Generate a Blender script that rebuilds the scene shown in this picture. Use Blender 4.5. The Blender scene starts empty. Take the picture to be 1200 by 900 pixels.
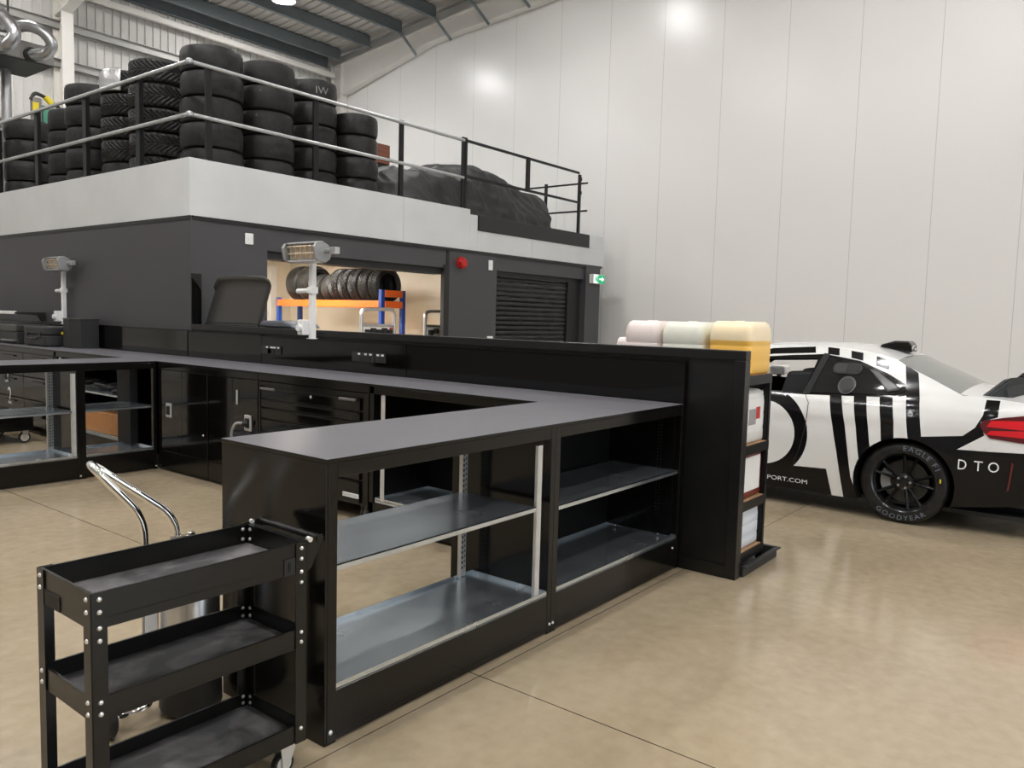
import bpy, bmesh, math, random
from mathutils import Vector, Matrix
from mathutils.geometry import delaunay_2d_cdt
random.seed(7)
PI = math.pi
COL = bpy.context.scene.collection
sc = bpy.context.scene

# ------------------------------------------------------------------ materials
def nd(nt, t, **kw):
    n = nt.nodes.new(t)
    for k, v in kw.items():
        if hasattr(n, k): setattr(n, k, v)
    return n

def mat(name, col, rough=.5, metal=0., coat=0., spec=None, var=0., vscale=6., bump=0., bscale=60., emit=None, estr=0., rvar=0., trans=0., alpha=1., coat_r=.05, stretch=None):
    m = bpy.data.materials.new(name); m.use_nodes = True
    nt = m.node_tree; b = nt.nodes['Principled BSDF']; L = nt.links
    b.inputs['Base Color'].default_value = (*col, 1); b.inputs['Roughness'].default_value = rough
    b.inputs['Metallic'].default_value = metal; b.inputs['Coat Weight'].default_value = coat
    b.inputs['Coat Roughness'].default_value = coat_r
    if spec is not None: b.inputs['Specular IOR Level'].default_value = spec
    if trans: b.inputs['Transmission Weight'].default_value = trans
    if alpha < 1: b.inputs['Alpha'].default_value = alpha
    tc = nd(nt, 'ShaderNodeTexCoord'); src = tc.outputs['Object']
    if stretch:
        mp = nd(nt, 'ShaderNodeMapping'); mp.inputs['Scale'].default_value = stretch
        L.new(src, mp.inputs['Vector']); src = mp.outputs['Vector']
    if var or rvar:
        n = nd(nt, 'ShaderNodeTexNoise'); n.inputs['Scale'].default_value = vscale; n.inputs['Detail'].default_value = 6
        L.new(src, n.inputs['Vector'])
        if var:
            r = nd(nt, 'ShaderNodeValToRGB'); e = r.color_ramp.elements
            e[0].position = .3; e[1].position = .7
            e[0].color = (*[c*(1-var) for c in col], 1); e[1].color = (*[min(1, c*(1+var)) for c in col], 1)
            L.new(n.outputs['Fac'], r.inputs['Fac']); L.new(r.outputs['Color'], b.inputs['Base Color'])
        if rvar:
            mr = nd(nt, 'ShaderNodeMapRange'); mr.inputs['From Min'].default_value = .3; mr.inputs['From Max'].default_value = .7
            mr.inputs['To Min'].default_value = max(.02, rough-rvar); mr.inputs['To Max'].default_value = rough+rvar
            L.new(n.outputs['Fac'], mr.inputs['Value']); L.new(mr.outputs['Result'], b.inputs['Roughness'])
    if bump:
        n2 = nd(nt, 'ShaderNodeTexNoise'); n2.inputs['Scale'].default_value = bscale; n2.inputs['Detail'].default_value = 3
        L.new(src, n2.inputs['Vector'])
        bp = nd(nt, 'ShaderNodeBump'); bp.inputs['Strength'].default_value = bump; bp.inputs['Distance'].default_value = .01
        L.new(n2.outputs['Fac'], bp.inputs['Height']); L.new(bp.outputs['Normal'], b.inputs['Normal'])
    if emit:
        b.inputs['Emission Color'].default_value = (*emit, 1); b.inputs['Emission Strength'].default_value = estr
    return m

M = {}
M['gloss'] = mat('black_gloss_paint', (.004, .0037, .0035), .07, spec=.4, bump=.035, bscale=1.3)
M['cab'] = mat('black_cabinet_paint', (.005, .0046, .0042), .15, spec=.38, bump=.015, bscale=2.)
M['cabin'] = mat('black_cabinet_inside', (.005, .0048, .0046), .3, spec=.35)
M['cart'] = mat('black_cart_paint', (.0065, .006, .0053), .28, spec=.42, bump=.03, bscale=220.)
M['worktop'] = mat('grey_black_worktop', (.128, .124, .136), .34, var=.05, vscale=3., bump=.01, bscale=300.)
M['anth'] = mat('anthracite_panel', (.053, .051, .056), .5, var=.04, vscale=2.)
M['anth2'] = mat('anthracite_frame', (.006, .0057, .006), .36)
M['black'] = mat('matt_black', (.01, .01, .01), .6)
M['blacksteel'] = mat('black_rail_steel', (.006, .006, .006), .4, spec=.3)
M['tube'] = mat('galvanised_tube', (.5, .51, .52), .4, metal=.75, var=.08, vscale=14.)
M['galv'] = mat('zinc_upright', (.66, .655, .64), .38, metal=.55, var=.06, vscale=20.)
M['chrome'] = mat('chrome', (.86, .85, .83), .06, metal=1.)
M['steel'] = mat('brushed_steel', (.62, .62, .62), .3, metal=1., var=.08, vscale=20., stretch=(1, 1, .1))
M['boltm'] = mat('bright_bolt', (.8, .79, .76), .3, metal=.6)
M['fascia'] = mat('pale_grey_fascia', (.6, .61, .61), .45, var=.05, vscale=1.7)
M['whitep'] = mat('white_plastic', (.8, .8, .79), .35)
M['rubber'] = mat('rubber', (.012, .012, .012), .6)
M['red'] = mat('red_plastic', (.45, .012, .01), .25)
M['green'] = mat('exit_green', (.0, .28, .12), .4, emit=(0., .35, .14), estr=.35)
M['signw'] = mat('exit_white', (.85, .88, .85), .4, emit=(.9, 1, .92), estr=.35)
M['orange'] = mat('orange_beam', (.8, .13, .012), .4)
M['blue'] = mat('blue_upright', (.012, .055, .29), .4)
M['cream'] = mat('cream_wall', (.8, .74, .64), .7, var=.03, vscale=1.)
M['purlin'] = mat('galvanised_purlin', (.17, .195, .205), .5, metal=.3, var=.1, vscale=3.)
M['deck'] = mat('roof_deck_liner', (.56, .53, .49), .6, var=.04, vscale=2.)
M['liner'] = mat('wall_liner', (.62, .6, .57), .55, var=.05, vscale=1.5)
M['rafter'] = mat('painted_rafter', (.72, .69, .64), .5, var=.03, vscale=1.2)
M['darkwall'] = mat('grey_hall_wall', (.2, .2, .205), .6, var=.05, vscale=1.)
M['sheetrail'] = mat('sheeting_rail', (.36, .35, .33), .5, metal=.3)
M['ply'] = mat('chipboard', (.38, .22, .11), .7, var=.15, vscale=40.)
M['wood'] = mat('brown_wood', (.16, .05, .025), .55, var=.3, vscale=9., stretch=(.3, .3, 5))
M['card'] = mat('cardboard', (.42, .19, .065), .75, var=.1, vscale=8.)
M['cover'] = mat('dark_cover_cloth', (.021, .0205, .0195), .55, bump=.25, bscale=9.)
M['hood'] = mat('dark_grey_shell', (.04, .037, .034), .3)
M['bin'] = mat('blue_grey_lid', (.10, .108, .125), .45)
M['case'] = mat('black_plastic_case', (.02, .02, .02), .5, bump=.1, bscale=200.)
M['yellow'] = mat('yellow_sticker', (.75, .6, .02), .5)
M['greenm'] = mat('green_machine', (.06, .25, .16), .4)
M['label'] = mat('paper_label', (.75, .74, .72), .6)
M['labelg'] = mat('grey_print', (.3, .28, .28), .6)
M['redcan'] = mat('dark_red_can', (.16, .016, .012), .3)
M['canw'] = mat('milky_can', (.74, .73, .7), .35, var=.05, vscale=5.)
M['canp'] = mat('pinkish_can', (.8, .7, .67), .35, var=.05, vscale=5.)
M['cang'] = mat('pale_green_white_can', (.76, .76, .66), .35, var=.05, vscale=5.)
M['canb'] = mat('bluish_white_can', (.66, .69, .74), .35)
M['duct'] = mat('foil_duct', (.4, .4, .4), .3, metal=.9, bump=.5, bscale=28.)
M['ductbox'] = mat('grey_steel_box', (.2, .19, .18), .4, metal=.4)
M['foil'] = mat('silver_foil', (.48, .48, .48), .35, metal=.8, bump=.5, bscale=40.)
M['element'] = mat('bronze_reflector', (.62, .5, .36), .3, metal=.6, var=.3, vscale=25.)
M['heatgrey'] = mat('heater_grey', (.3, .3, .3), .4, metal=.3)
M['lens'] = mat('lamp_lens', (1, 1, 1), .5, emit=(1, .99, .98), estr=130.)
M['storelens'] = mat('store_light_panel', (1, 1, 1), .5, emit=(1, .945, .87), estr=34.)
M['carwhite'] = mat('car_white_wrap', (.69, .685, .67), .25, coat=.5)
M['wing'] = mat('satin_black_wing', (.008, .011, .011), .42)
M['carblack'] = mat('car_black_wrap', (.006, .0056, .006), .14, spec=.3)
M['glass'] = mat('tinted_window', (.012, .012, .013), .05, coat=.3)
M['rearglass'] = mat('rear_screen', (.10, .115, .105), .08, coat=.3)
M['lampred'] = mat('red_tail_lamp', (.62, .008, .014), .08, coat=.8)
M['lampdark'] = mat('dark_red_lamp', (.09, .004, .006), .12, coat=.8)
M['seat'] = mat('seat_cloth', (.02, .02, .022), .8)
M['cage'] = mat('roll_cage', (.009, .009, .0095), .35, spec=.2)
M['rim'] = mat('satin_black_rim', (.008, .008, .008), .26)
M['brake'] = mat('grey_caliper', (.3, .3, .3), .4)
M['letter'] = mat('white_lettering', (.75, .76, .78), .5)
M['chalk'] = mat('faded_chalk', (.2, .2, .2), .8)
M['tyreletter'] = mat('worn_tyre_lettering', (.15, .18, .22), .6)

def shelf_mat():
    m = mat('galvanised_shelf', (.7, .76, .8), .24, metal=.92)
    nt = m.node_tree; b = nt.nodes['Principled BSDF']; L = nt.links
    tc = nd(nt, 'ShaderNodeTexCoord'); n = nd(nt, 'ShaderNodeTexNoise')
    n.inputs['Scale'].default_value = 2.2; n.inputs['Detail'].default_value = 5; n.inputs['Distortion'].default_value = 1.6
    L.new(tc.outputs['Object'], n.inputs['Vector'])
    r = nd(nt, 'ShaderNodeValToRGB'); e = r.color_ramp.elements
    e[0].position = .3; e[1].position = .8; e[0].color = (.6, .67, .73, 1); e[1].color = (.76, .82, .87, 1)
    L.new(n.outputs['Fac'], r.inputs['Fac']); L.new(r.outputs['Color'], b.inputs['Base Color'])
    mr = nd(nt, 'ShaderNodeMapRange'); mr.inputs['To Min'].default_value = .17; mr.inputs['To Max'].default_value = .33
    L.new(n.outputs['Fac'], mr.inputs['Value']); L.new(mr.outputs['Result'], b.inputs['Roughness'])
    return m
M['shelf'] = shelf_mat()

def mat_rubber_mat():
    m = mat('dusty_tray_mat', (.04, .039, .041), .6)
    nt = m.node_tree; b = nt.nodes['Principled BSDF']; L = nt.links
    tc = nd(nt, 'ShaderNodeTexCoord'); n = nd(nt, 'ShaderNodeTexNoise')
    n.inputs['Scale'].default_value = 5.5; n.inputs['Detail'].default_value = 9; n.inputs['Distortion'].default_value = 1.2
    L.new(tc.outputs['Object'], n.inputs['Vector'])
    r = nd(nt, 'ShaderNodeValToRGB'); e = r.color_ramp.elements
    e[0].position = .42; e[1].position = .78; e[0].color = (.03, .029, .031, 1); e[1].color = (.17, .16, .16, 1)
    L.new(n.outputs['Fac'], r.inputs['Fac']); L.new(r.outputs['Color'], b.inputs['Base Color'])
    return m
M['traymat'] = mat_rubber_mat()

def tyre_mat(name, wet=False, sheen=.5):
    m = mat(name, (.015, .0145, .014), sheen, spec=.28)
    nt = m.node_tree; b = nt.nodes['Principled BSDF']; L = nt.links
    tc = nd(nt, 'ShaderNodeTexCoord'); n = nd(nt, 'ShaderNodeTexNoise')
    n.inputs['Scale'].default_value = 22.; n.inputs['Detail'].default_value = 4
    L.new(tc.outputs['Object'], n.inputs['Vector'])
    r = nd(nt, 'ShaderNodeValToRGB'); e = r.color_ramp.elements
    e[0].position = .35; e[0].color = (.0105, .010, .010, 1); e[1].position = .66; e[1].color = (.021, .0195, .0175, 1)
    x = r.color_ramp.elements.new(.735); x.color = (.035, .032, .026, 1)
    x = r.color_ramp.elements.new(.78); x.color = (.22, .2, .14, 1)
    L.new(n.outputs['Fac'], r.inputs['Fac']); L.new(r.outputs['Color'], b.inputs['Base Color'])
    return m
M['slick'] = tyre_mat('slick_tyre', False, .55)
M['slick2'] = tyre_mat('slick_tyre_smooth', False, .42)
M['wet'] = tyre_mat('treaded_tyre', True, .45)

def floor_mat():
    m = mat('polished_concrete', (.36, .27, .175), .22)
    nt = m.node_tree; b = nt.nodes['Principled BSDF']; L = nt.links
    tc = nd(nt, 'ShaderNodeTexCoord')
    def noise(s, d, dist=0.):
        n = nd(nt, 'ShaderNodeTexNoise'); n.inputs['Scale'].default_value = s; n.inputs['Detail'].default_value = d
        n.inputs['Distortion'].default_value = dist; L.new(tc.outputs['Object'], n.inputs['Vector']); return n
    a = noise(1.3, 10, .5); c = noise(14., 8)
    r = nd(nt, 'ShaderNodeValToRGB'); e = r.color_ramp.elements
    e[0].position = .3; e[1].position = .72; e[0].color = (.29, .228, .148, 1); e[1].color = (.41, .334, .23, 1)
    mx = nd(nt, 'ShaderNodeMix', data_type='FLOAT'); mx.inputs[0].default_value = .45
    L.new(a.outputs['Fac'], mx.inputs[2]); L.new(c.outputs['Fac'], mx.inputs[3]); L.new(mx.outputs[0], r.inputs['Fac'])
    sp = nd(nt, 'ShaderNodeSeparateXYZ'); L.new(tc.outputs['Object'], sp.inputs[0])
    def line(axis, off, per, wdt):
        s = nd(nt, 'ShaderNodeMath', operation='SUBTRACT'); L.new(sp.outputs[axis], s.inputs[0]); s.inputs[1].default_value = off
        p = nd(nt, 'ShaderNodeMath', operation='PINGPONG'); L.new(s.outputs[0], p.inputs[0]); p.inputs[1].default_value = per
        l = nd(nt, 'ShaderNodeMath', operation='LESS_THAN'); L.new(p.outputs[0], l.inputs[0]); l.inputs[1].default_value = wdt
        return l
    l1 = line(0, 2.465, 9.0, .0028); l2 = line(1, 2.055, 9.0, .0022)
    mm = nd(nt, 'ShaderNodeMath', operation='MAXIMUM'); L.new(l1.outputs[0], mm.inputs[0]); L.new(l2.outputs[0], mm.inputs[1])
    mc = nd(nt, 'ShaderNodeMix', data_type='RGBA'); L.new(mm.outputs[0], mc.inputs[0])
    L.new(r.outputs['Color'], mc.inputs[6]); mc.inputs[7].default_value = (.05, .035, .022, 1)
    L.new(mc.outputs[2], b.inputs['Base Color'])
    mr = nd(nt, 'ShaderNodeMapRange'); mr.inputs['From Min'].default_value = .3; mr.inputs['From Max'].default_value = .7
    mr.inputs['To Min'].default_value = .14; mr.inputs['To Max'].default_value = .2
    L.new(c.outputs['Fac'], mr.inputs['Value']); L.new(mr.outputs['Result'], b.inputs['Roughness'])
    bp = nd(nt, 'ShaderNodeBump'); bp.inputs['Strength'].default_value = .025; bp.inputs['Distance'].default_value = .01
    L.new(c.outputs['Fac'], bp.inputs['Height']); L.new(bp.outputs['Normal'], b.inputs['Normal'])
    return m
M['floor'] = floor_mat()

def wall_mat():
    m = mat('white_sandwich_panel', (.74, .725, .705), .27, spec=.45)
    nt = m.node_tree; b = nt.nodes['Principled BSDF']; L = nt.links
    tc = nd(nt, 'ShaderNodeTexCoord'); sp = nd(nt, 'ShaderNodeSeparateXYZ'); L.new(tc.outputs['Object'], sp.inputs[0])
    s = nd(nt, 'ShaderNodeMath', operation='SUBTRACT'); L.new(sp.outputs[1], s.inputs[0]); s.inputs[1].default_value = 2.447 - 110.5
    p = nd(nt, 'ShaderNodeMath', operation='MODULO'); L.new(s.outputs[0], p.inputs[0]); p.inputs[1].default_value = 1.105
    l = nd(nt, 'ShaderNodeMath', operation='LESS_THAN'); L.new(p.outputs[0], l.inputs[0]); l.inputs[1].default_value = .009
    mc = nd(nt, 'ShaderNodeMix', data_type='RGBA'); L.new(l.outputs[0], mc.inputs[0])
    mc.inputs[6].default_value = (.74, .725, .705, 1); mc.inputs[7].default_value = (.52, .51, .5, 1)
    L.new(mc.outputs[2], b.inputs['Base Color'])
    f = nd(nt, 'ShaderNodeMath', operation='MULTIPLY'); L.new(sp.outputs[1], f.inputs[0]); f.inputs[1].default_value = 2*PI/.0553
    sn = nd(nt, 'ShaderNodeMath', operation='SINE'); L.new(f.outputs[0], sn.inputs[0])
    bp = nd(nt, 'ShaderNodeBump'); bp.inputs['Strength'].default_value = .05; bp.inputs['Distance'].default_value = .004
    L.new(sn.outputs[0], bp.inputs['Height']); L.new(bp.outputs['Normal'], b.inputs['Normal'])
    return m
M['wall'] = wall_mat()

def liquid_can():
    m = mat('can_of_yellow_fluid', (.8, .5, .12), .3)
    nt = m.node_tree; b = nt.nodes['Principled BSDF']; L = nt.links
    tc = nd(nt, 'ShaderNodeTexCoord'); sp = nd(nt, 'ShaderNodeSeparateXYZ'); L.new(tc.outputs['Object'], sp.inputs[0])
    r = nd(nt, 'ShaderNodeMapRange'); r.inputs['From Min'].default_value = .197; r.inputs['From Max'].default_value = .203
    L.new(sp.outputs[2], r.inputs['Value'])
    mc = nd(nt, 'ShaderNodeMix', data_type='RGBA'); L.new(r.outputs['Result'], mc.inputs[0])
    mc.inputs[6].default_value = (.88, .53, .11, 1); mc.inputs[7].default_value = (.9, .76, .52, 1)
    L.new(mc.outputs[2], b.inputs['Base Color'])
    b.inputs['Subsurface Weight'].default_value = .3; b.inputs['Subsurface Radius'].default_value = (.05, .03, .01)
    return m
M['cany'] = liquid_can()

# ------------------------------------------------------------------ mesh builder
class MB:
    def __init__(s): s.v = []; s.f = []; s.m = []
    def add(s, vs, fs, mi=0):
        o = len(s.v); s.v += [tuple(p) for p in vs]; s.f += [tuple(i+o for i in f) for f in fs]; s.m += [mi]*len(fs); return s
    def box(s, x0, y0, z0, x1, y1, z1, mi=0):
        v = [(x, y, z) for z in (z0, z1) for y in (y0, y1) for x in (x0, x1)]
        return s.add(v, [(0,2,3,1),(4,5,7,6),(0,1,5,4),(2,6,7,3),(0,4,6,2),(1,3,7,5)], mi)
    def prism(s, poly, axis, a, b, mi=0):
        """poly in the two remaining axes, extruded along axis from a to b"""
        n = len(poly)
        def P(p, t):
            return {0:(t,p[0],p[1]), 1:(p[0],t,p[1]), 2:(p[0],p[1],t)}[axis]
        v = [P(p, a) for p in poly]+[P(p, b) for p in poly]
        f = [tuple(range(n))[::-1], tuple(range(n, 2*n))]+[(i,(i+1)%n,n+(i+1)%n,n+i) for i in range(n)]
        return s.add(v, f, mi)
    def tube(s, path, r, seg=10, mi=0, closed=False):
        path = [Vector(p) for p in path]; n = len(path); rings = []
        up = None
        for i, p in enumerate(path):
            if closed: t = (path[(i+1)%n]-path[i-1]).normalized()
            else: t = (path[min(i+1,n-1)]-path[max(i-1,0)]).normalized()
            if up is None:
                up = Vector((0,0,1)) if abs(t.z) < .9 else Vector((1,0,0))
            a = t.cross(up).normalized(); up = a.cross(t).normalized()
            rr = r[i] if isinstance(r, (list, tuple)) else r
            rings.append([p+a*math.cos(2*PI*k/seg)*rr+up*math.sin(2*PI*k/seg)*rr for k in range(seg)])
        v = [q for R in rings for q in R]; f = []
        for i in range(n if closed else n-1):
            j = (i+1) % n
            for k in range(seg):
                f.append((i*seg+k, i*seg+(k+1)%seg, j*seg+(k+1)%seg, j*seg+k))
        if not closed:
            f.append(tuple(range(seg))[::-1]); f.append(tuple((n-1)*seg+k for k in range(seg)))
        return s.add(v, f, mi)
    def cyl(s, p0, p1, r, seg=16, mi=0): return s.tube([p0, p1], r, seg, mi)
    def lathe(s, prof, c=(0,0,0), axis=2, seg=40, mi=0, closed=True):
        n = len(prof); v = []; f = []
        for k in range(seg):
            a = 2*PI*k/seg
            for r, h in prof:
                x, y = r*math.cos(a), r*math.sin(a)
                q = {2:(x,y,h), 0:(h,x,y), 1:(y,h,x)}[axis]
                v.append((q[0]+c[0], q[1]+c[1], q[2]+c[2]))
        for k in range(seg):
            k2 = (k+1) % seg
            for i in range(n if closed else n-1):
                j = (i+1) % n
                f.append((k*n+i, k2*n+i, k2*n+j, k*n+j))
        return s.add(v, f, mi)
    def grid(s, rows, mi=0):
        n = len(rows); m = len(rows[0]); v = [q for r in rows for q in r]
        return s.add(v, [(i*m+j, i*m+j+1, (i+1)*m+j+1, (i+1)*m+j) for i in range(n-1) for j in range(m-1)], mi)
    def xf(s, mtx):
        s.v = [tuple(mtx @ Vector(p)) for p in s.v]; return s

def wloc(o):
    v = Vector((0,0,0))
    while o is not None: v = v+o.location; o = o.parent
    return v

def build(name, mb, m, parent=None, bevel=0., smooth=None, normals=None, kind=None, local=False, label=None, fix=True):
    me = bpy.data.meshes.new(name)
    off = Vector((0,0,0)) if (parent is None or local) else wloc(parent)
    vs = [(p[0]-off.x, p[1]-off.y, p[2]-off.z) for p in mb.v]
    me.from_pydata(vs, [], mb.f)
    ms = m if isinstance(m, (list, tuple)) else [m]
    for k in ms: me.materials.append(M[k])
    me.polygons.foreach_set('material_index', mb.m)
    if fix and normals is None:
        bm = bmesh.new(); bm.from_mesh(me); bmesh.ops.recalc_face_normals(bm, faces=bm.faces); bm.to_mesh(me); bm.free()
    if normals is not None:
        me.polygons.foreach_set('use_smooth', [True]*len(me.polygons))
        me.normals_split_custom_set_from_vertices(normals)
    elif smooth is not None:
        me.polygons.foreach_set('use_smooth', [True]*len(me.polygons))
        me.set_sharp_from_angle(angle=math.radians(smooth))
    me.update()
    o = bpy.data.objects.new(name, me); COL.objects.link(o)
    if parent is not None: o.parent = parent
    if bevel:
        b = o.modifiers.new('edge', 'BEVEL'); b.width = bevel; b.segments = 2; b.limit_method = 'ANGLE'; b.angle_limit = math.radians(40)
        b.harden_normals = False
    if kind: o['kind'] = kind
    if label: o['label'] = label
    return o

def thing(name, label, cat, loc=(0,0,0), rz=0., group=None):
    o = bpy.data.objects.new(name, None); o.empty_display_size = .1; COL.objects.link(o)
    o.location = loc; o.rotation_euler = (0, 0, rz); o['label'] = label; o['category'] = cat
    if group: o['group'] = group
    return o

def tag(o, label, cat, group=None):
    o['label'] = label; o['category'] = cat
    if group: o['group'] = group
    return o

def recenter(o, c):
    """move a top-level mesh's origin to c"""
    c = Vector(c); o.data.transform(Matrix.Translation(-c)); o.location = c; return o

def dup(o, loc, rz=None, label=None, parent=None):
    c = o.copy(); COL.objects.link(c)
    if parent is not None: c.parent = parent
    else:
        c.location = loc
        if rz is not None: c.rotation_euler = (0, 0, rz)
        if label: c['label'] = label
    for ch in [k for k in bpy.data.objects if k.parent == o]:
        dup(ch, None, parent=c)
    return c

def arc(c, r, a0, a1, n, plane='xz'):
    out = []
    for i in range(n+1):
        a = a0+(a1-a0)*i/n; u, w = math.cos(a)*r, math.sin(a)*r
        out.append({'xz':(c[0]+u,c[1],c[2]+w), 'yz':(c[0],c[1]+u,c[2]+w), 'xy':(c[0]+u,c[1]+w,c[2])}[plane])
    return out

def fillet(pts, r, n=6):
    """round the corners of a 3-D polyline"""
    pts = [Vector(p) for p in pts]; out = [pts[0]]
    for i in range(1, len(pts)-1):
        a = (pts[i-1]-pts[i]); b = (pts[i+1]-pts[i]); d = min(r, a.length*.49, b.length*.49)
        p0 = pts[i]+a.normalized()*d; p2 = pts[i]+b.normalized()*d
        for k in range(n+1):
            t = k/n; out.append(p0*(1-t)**2+pts[i]*2*t*(1-t)+p2*t*t)
    out.append(pts[-1]); return out

def text_mesh(s, size, spacing=1.):
    cu = bpy.data.curves.new('t', 'FONT'); cu.body = s; cu.size = size; cu.space_character = spacing; cu.resolution_u = 3
    o = bpy.data.objects.new('t', cu); COL.objects.link(o); bpy.context.view_layer.update()
    me = bpy.data.meshes.new_from_object(o.evaluated_get(bpy.context.evaluated_depsgraph_get()))
    vs = [tuple(v.co) for v in me.vertices]; fs = [tuple(p.vertices) for p in me.polygons]
    bpy.data.objects.remove(o); bpy.data.curves.remove(cu); bpy.data.meshes.remove(me)
    w = max(v[0] for v in vs)
    return vs, fs, w

def rrect(x0, y0, x1, y1, r, n=5):
    out = []
    for cx, cy, a in ((x1-r,y1-r,0),(x0+r,y1-r,PI/2),(x0+r,y0+r,PI),(x1-r,y0+r,1.5*PI)):
        for k in range(n+1): out.append((cx+r*math.cos(a+PI/2*k/n), cy+r*math.sin(a+PI/2*k/n)))
    return out

# ------------------------------------------------------------------ room shell
W, F, XL, YB = 12.9, 15.77, -6.5, -11.5
RIDGE = 2.0
def roofz(y): return 7.66+.105*(15.55-y) if y > RIDGE else 7.66+.105*(15.55-RIDGE)-.105*(RIDGE-y)
build('floor', MB().box(XL, YB, -.1, W, F, 0), 'floor', kind='structure')
g = MB()
g.add([(W,YB,0),(W,F,0),(W,F,roofz(F)),(W,RIDGE,roofz(RIDGE)),(W,YB,roofz(YB)),(W+.1,YB,0),(W+.1,F,0),(W+.1,F,roofz(F)),(W+.1,RIDGE,roofz(RIDGE)),(W+.1,YB,roofz(YB))],
      [(0,1,2,3,4),(9,8,7,6,5)])
build('wall_right', g, 'wall', kind='structure')
def ribs(x0, x1, pitch, d):
    out = []; x = x0
    while x < x1:
        out += [(x,0),(x+pitch*.78,0),(x+pitch*.82,d),(x+pitch*.96,d)]; x += pitch
    out.append((x1,0)); return out
pr = ribs(XL, W, .158, .022)
g = MB().grid([[(x, F-d, z) for x, d in pr] for z in (0, 8.0)])
build('wall_back', g, 'liner', kind='structure')
DX0, DX1, DZ = -1.0, 8.0, 4.8
g = MB().box(XL, YB-.1, 0, DX0, YB, 8.2).box(DX1, YB-.1, 0, W, YB, 8.2).box(DX0, YB-.1, DZ, DX1, YB, 8.2); build('wall_front', g, 'liner', kind='structure')
build('trim_19', MB().box(DX0-.1, YB-.15, 0, DX0, YB+.05, DZ+.1).box(DX1, YB-.15, 0, DX1+.1, YB+.05, DZ+.1).box(DX0, YB-.15, DZ, DX1, YB+.05, DZ+.1), 'rafter', kind='structure')
g = MB(); g.add([(XL,YB,0),(XL,F,0),(XL,F,roofz(F)),(XL,RIDGE,roofz(RIDGE)),(XL,YB,roofz(YB))], [(0,1,2,3,4)])
build('wall_left', g, 'darkwall', kind='structure')
ceil = build('ceiling', MB().grid([[(x, y, roofz(y)+.03-d) for x, d in ribs(XL, W, .21, .035)] for y in (YB, RIDGE, F)]), 'deck', kind='structure')
yk = 15.25; k = 0
while yk > YB+.3:
    z = roofz(yk)
    g = MB().box(XL, yk-.012, z-.26, 12.62, yk+.012, z).box(XL, yk-.07, z-.275, 12.62, yk+.012, z-.26).box(XL, yk-.012, z-.012, 12.62, yk+.07, z)
    build('purlin', g, 'purlin', ceil)
    if 6 < yk < 13.6:   # fly brace down to the rafter's lower flange
        g = MB(); a = Vector((12.5, yk-.03, z-.22)); b = Vector((12.66, yk-.40, z-.78+.01*k))
        d = (b-a); n = Vector((0, -d.z, d.y)).normalized()*.025
        g.add([a-n, a+n, b+n, b-n, a-n+Vector((.03,0,0)), a+n+Vector((.03,0,0)), b+n+Vector((.03,0,0)), b-n+Vector((.03,0,0))],
              [(0,1,2,3),(7,6,5,4),(0,4,5,1),(1,5,6,2),(2,6,7,3),(3,7,4,0)])
        build('fly_brace', g, 'purlin', ceil)
    yk -= 1.03; k += 1
build('purlin', MB().box(XL, 15.70, 7.36, 12.62, 15.72, 7.63).box(XL, 15.64, 7.35, 12.62, 15.72, 7.36), 'purlin', ceil)
def rafter(name, x, half):
    g = MB()
    up = [(15.55, roofz(15.55)-.01), (RIDGE, roofz(RIDGE)-.01), (YB, roofz(YB)-.01)]
    lo = [(15.55, 6.64), (12.38, 7.37), (9.2, 7.60), (RIDGE, roofz(RIDGE)-.62), (YB, roofz(YB)-.62)]
    for a, b in zip(lo, lo[1:]):
        g.prism([(a[0],a[1]),(b[0],b[1]),(b[0],roofz(b[0])-.28),(a[0],roofz(a[0])-.28)], 0, x-.01, x+.01)
        g.prism([(a[0],a[1]-.02),(b[0],b[1]-.02),(b[0],b[1]),(a[0],a[1])], 0, x-half, x+half)
        g.prism([(a[0],roofz(a[0])-.31),(b[0],roofz(b[0])-.31),(b[0],roofz(b[0])-.28),(a[0],roofz(a[0])-.28)], 0, x-half, x+half)
    return build(name, g, 'rafter', kind='structure')
rafter('trim_1', 12.78, .1); rafter('trim_2', 6.5, .1); rafter('trim_3', .1, .1)
for i, x in enumerate((12.78, 6.52, .12)):
    g = MB().box(x-.1, 15.3, 0, x+.1, 15.33, 7.4).box(x-.1, 15.65, 0, x+.1, 15.68, 7.4).box(x-.012, 15.33, 0, x+.012, 15.65, 7.4)
    build('trim_%d' % (4+i), g, 'rafter', kind='structure')
build('trim_7', MB().box(XL, 15.5, 7.08, 12.68, 15.6, 7.2), 'rafter', kind='structure', bevel=.02)
for i, z in enumerate((1.5, 3.2, 4.6, 5.83, 6.5)):
    g = MB().box(XL, 15.58, z-.07, 12.68, 15.6, z+.07).box(XL, 15.58, z-.07, 12.68, 15.74, z-.06).box(XL, 15.52, z+.06, 12.68, 15.6, z+.07)
    build('trim_%d' % (8+i), g, 'sheetrail', kind='structure')

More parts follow.
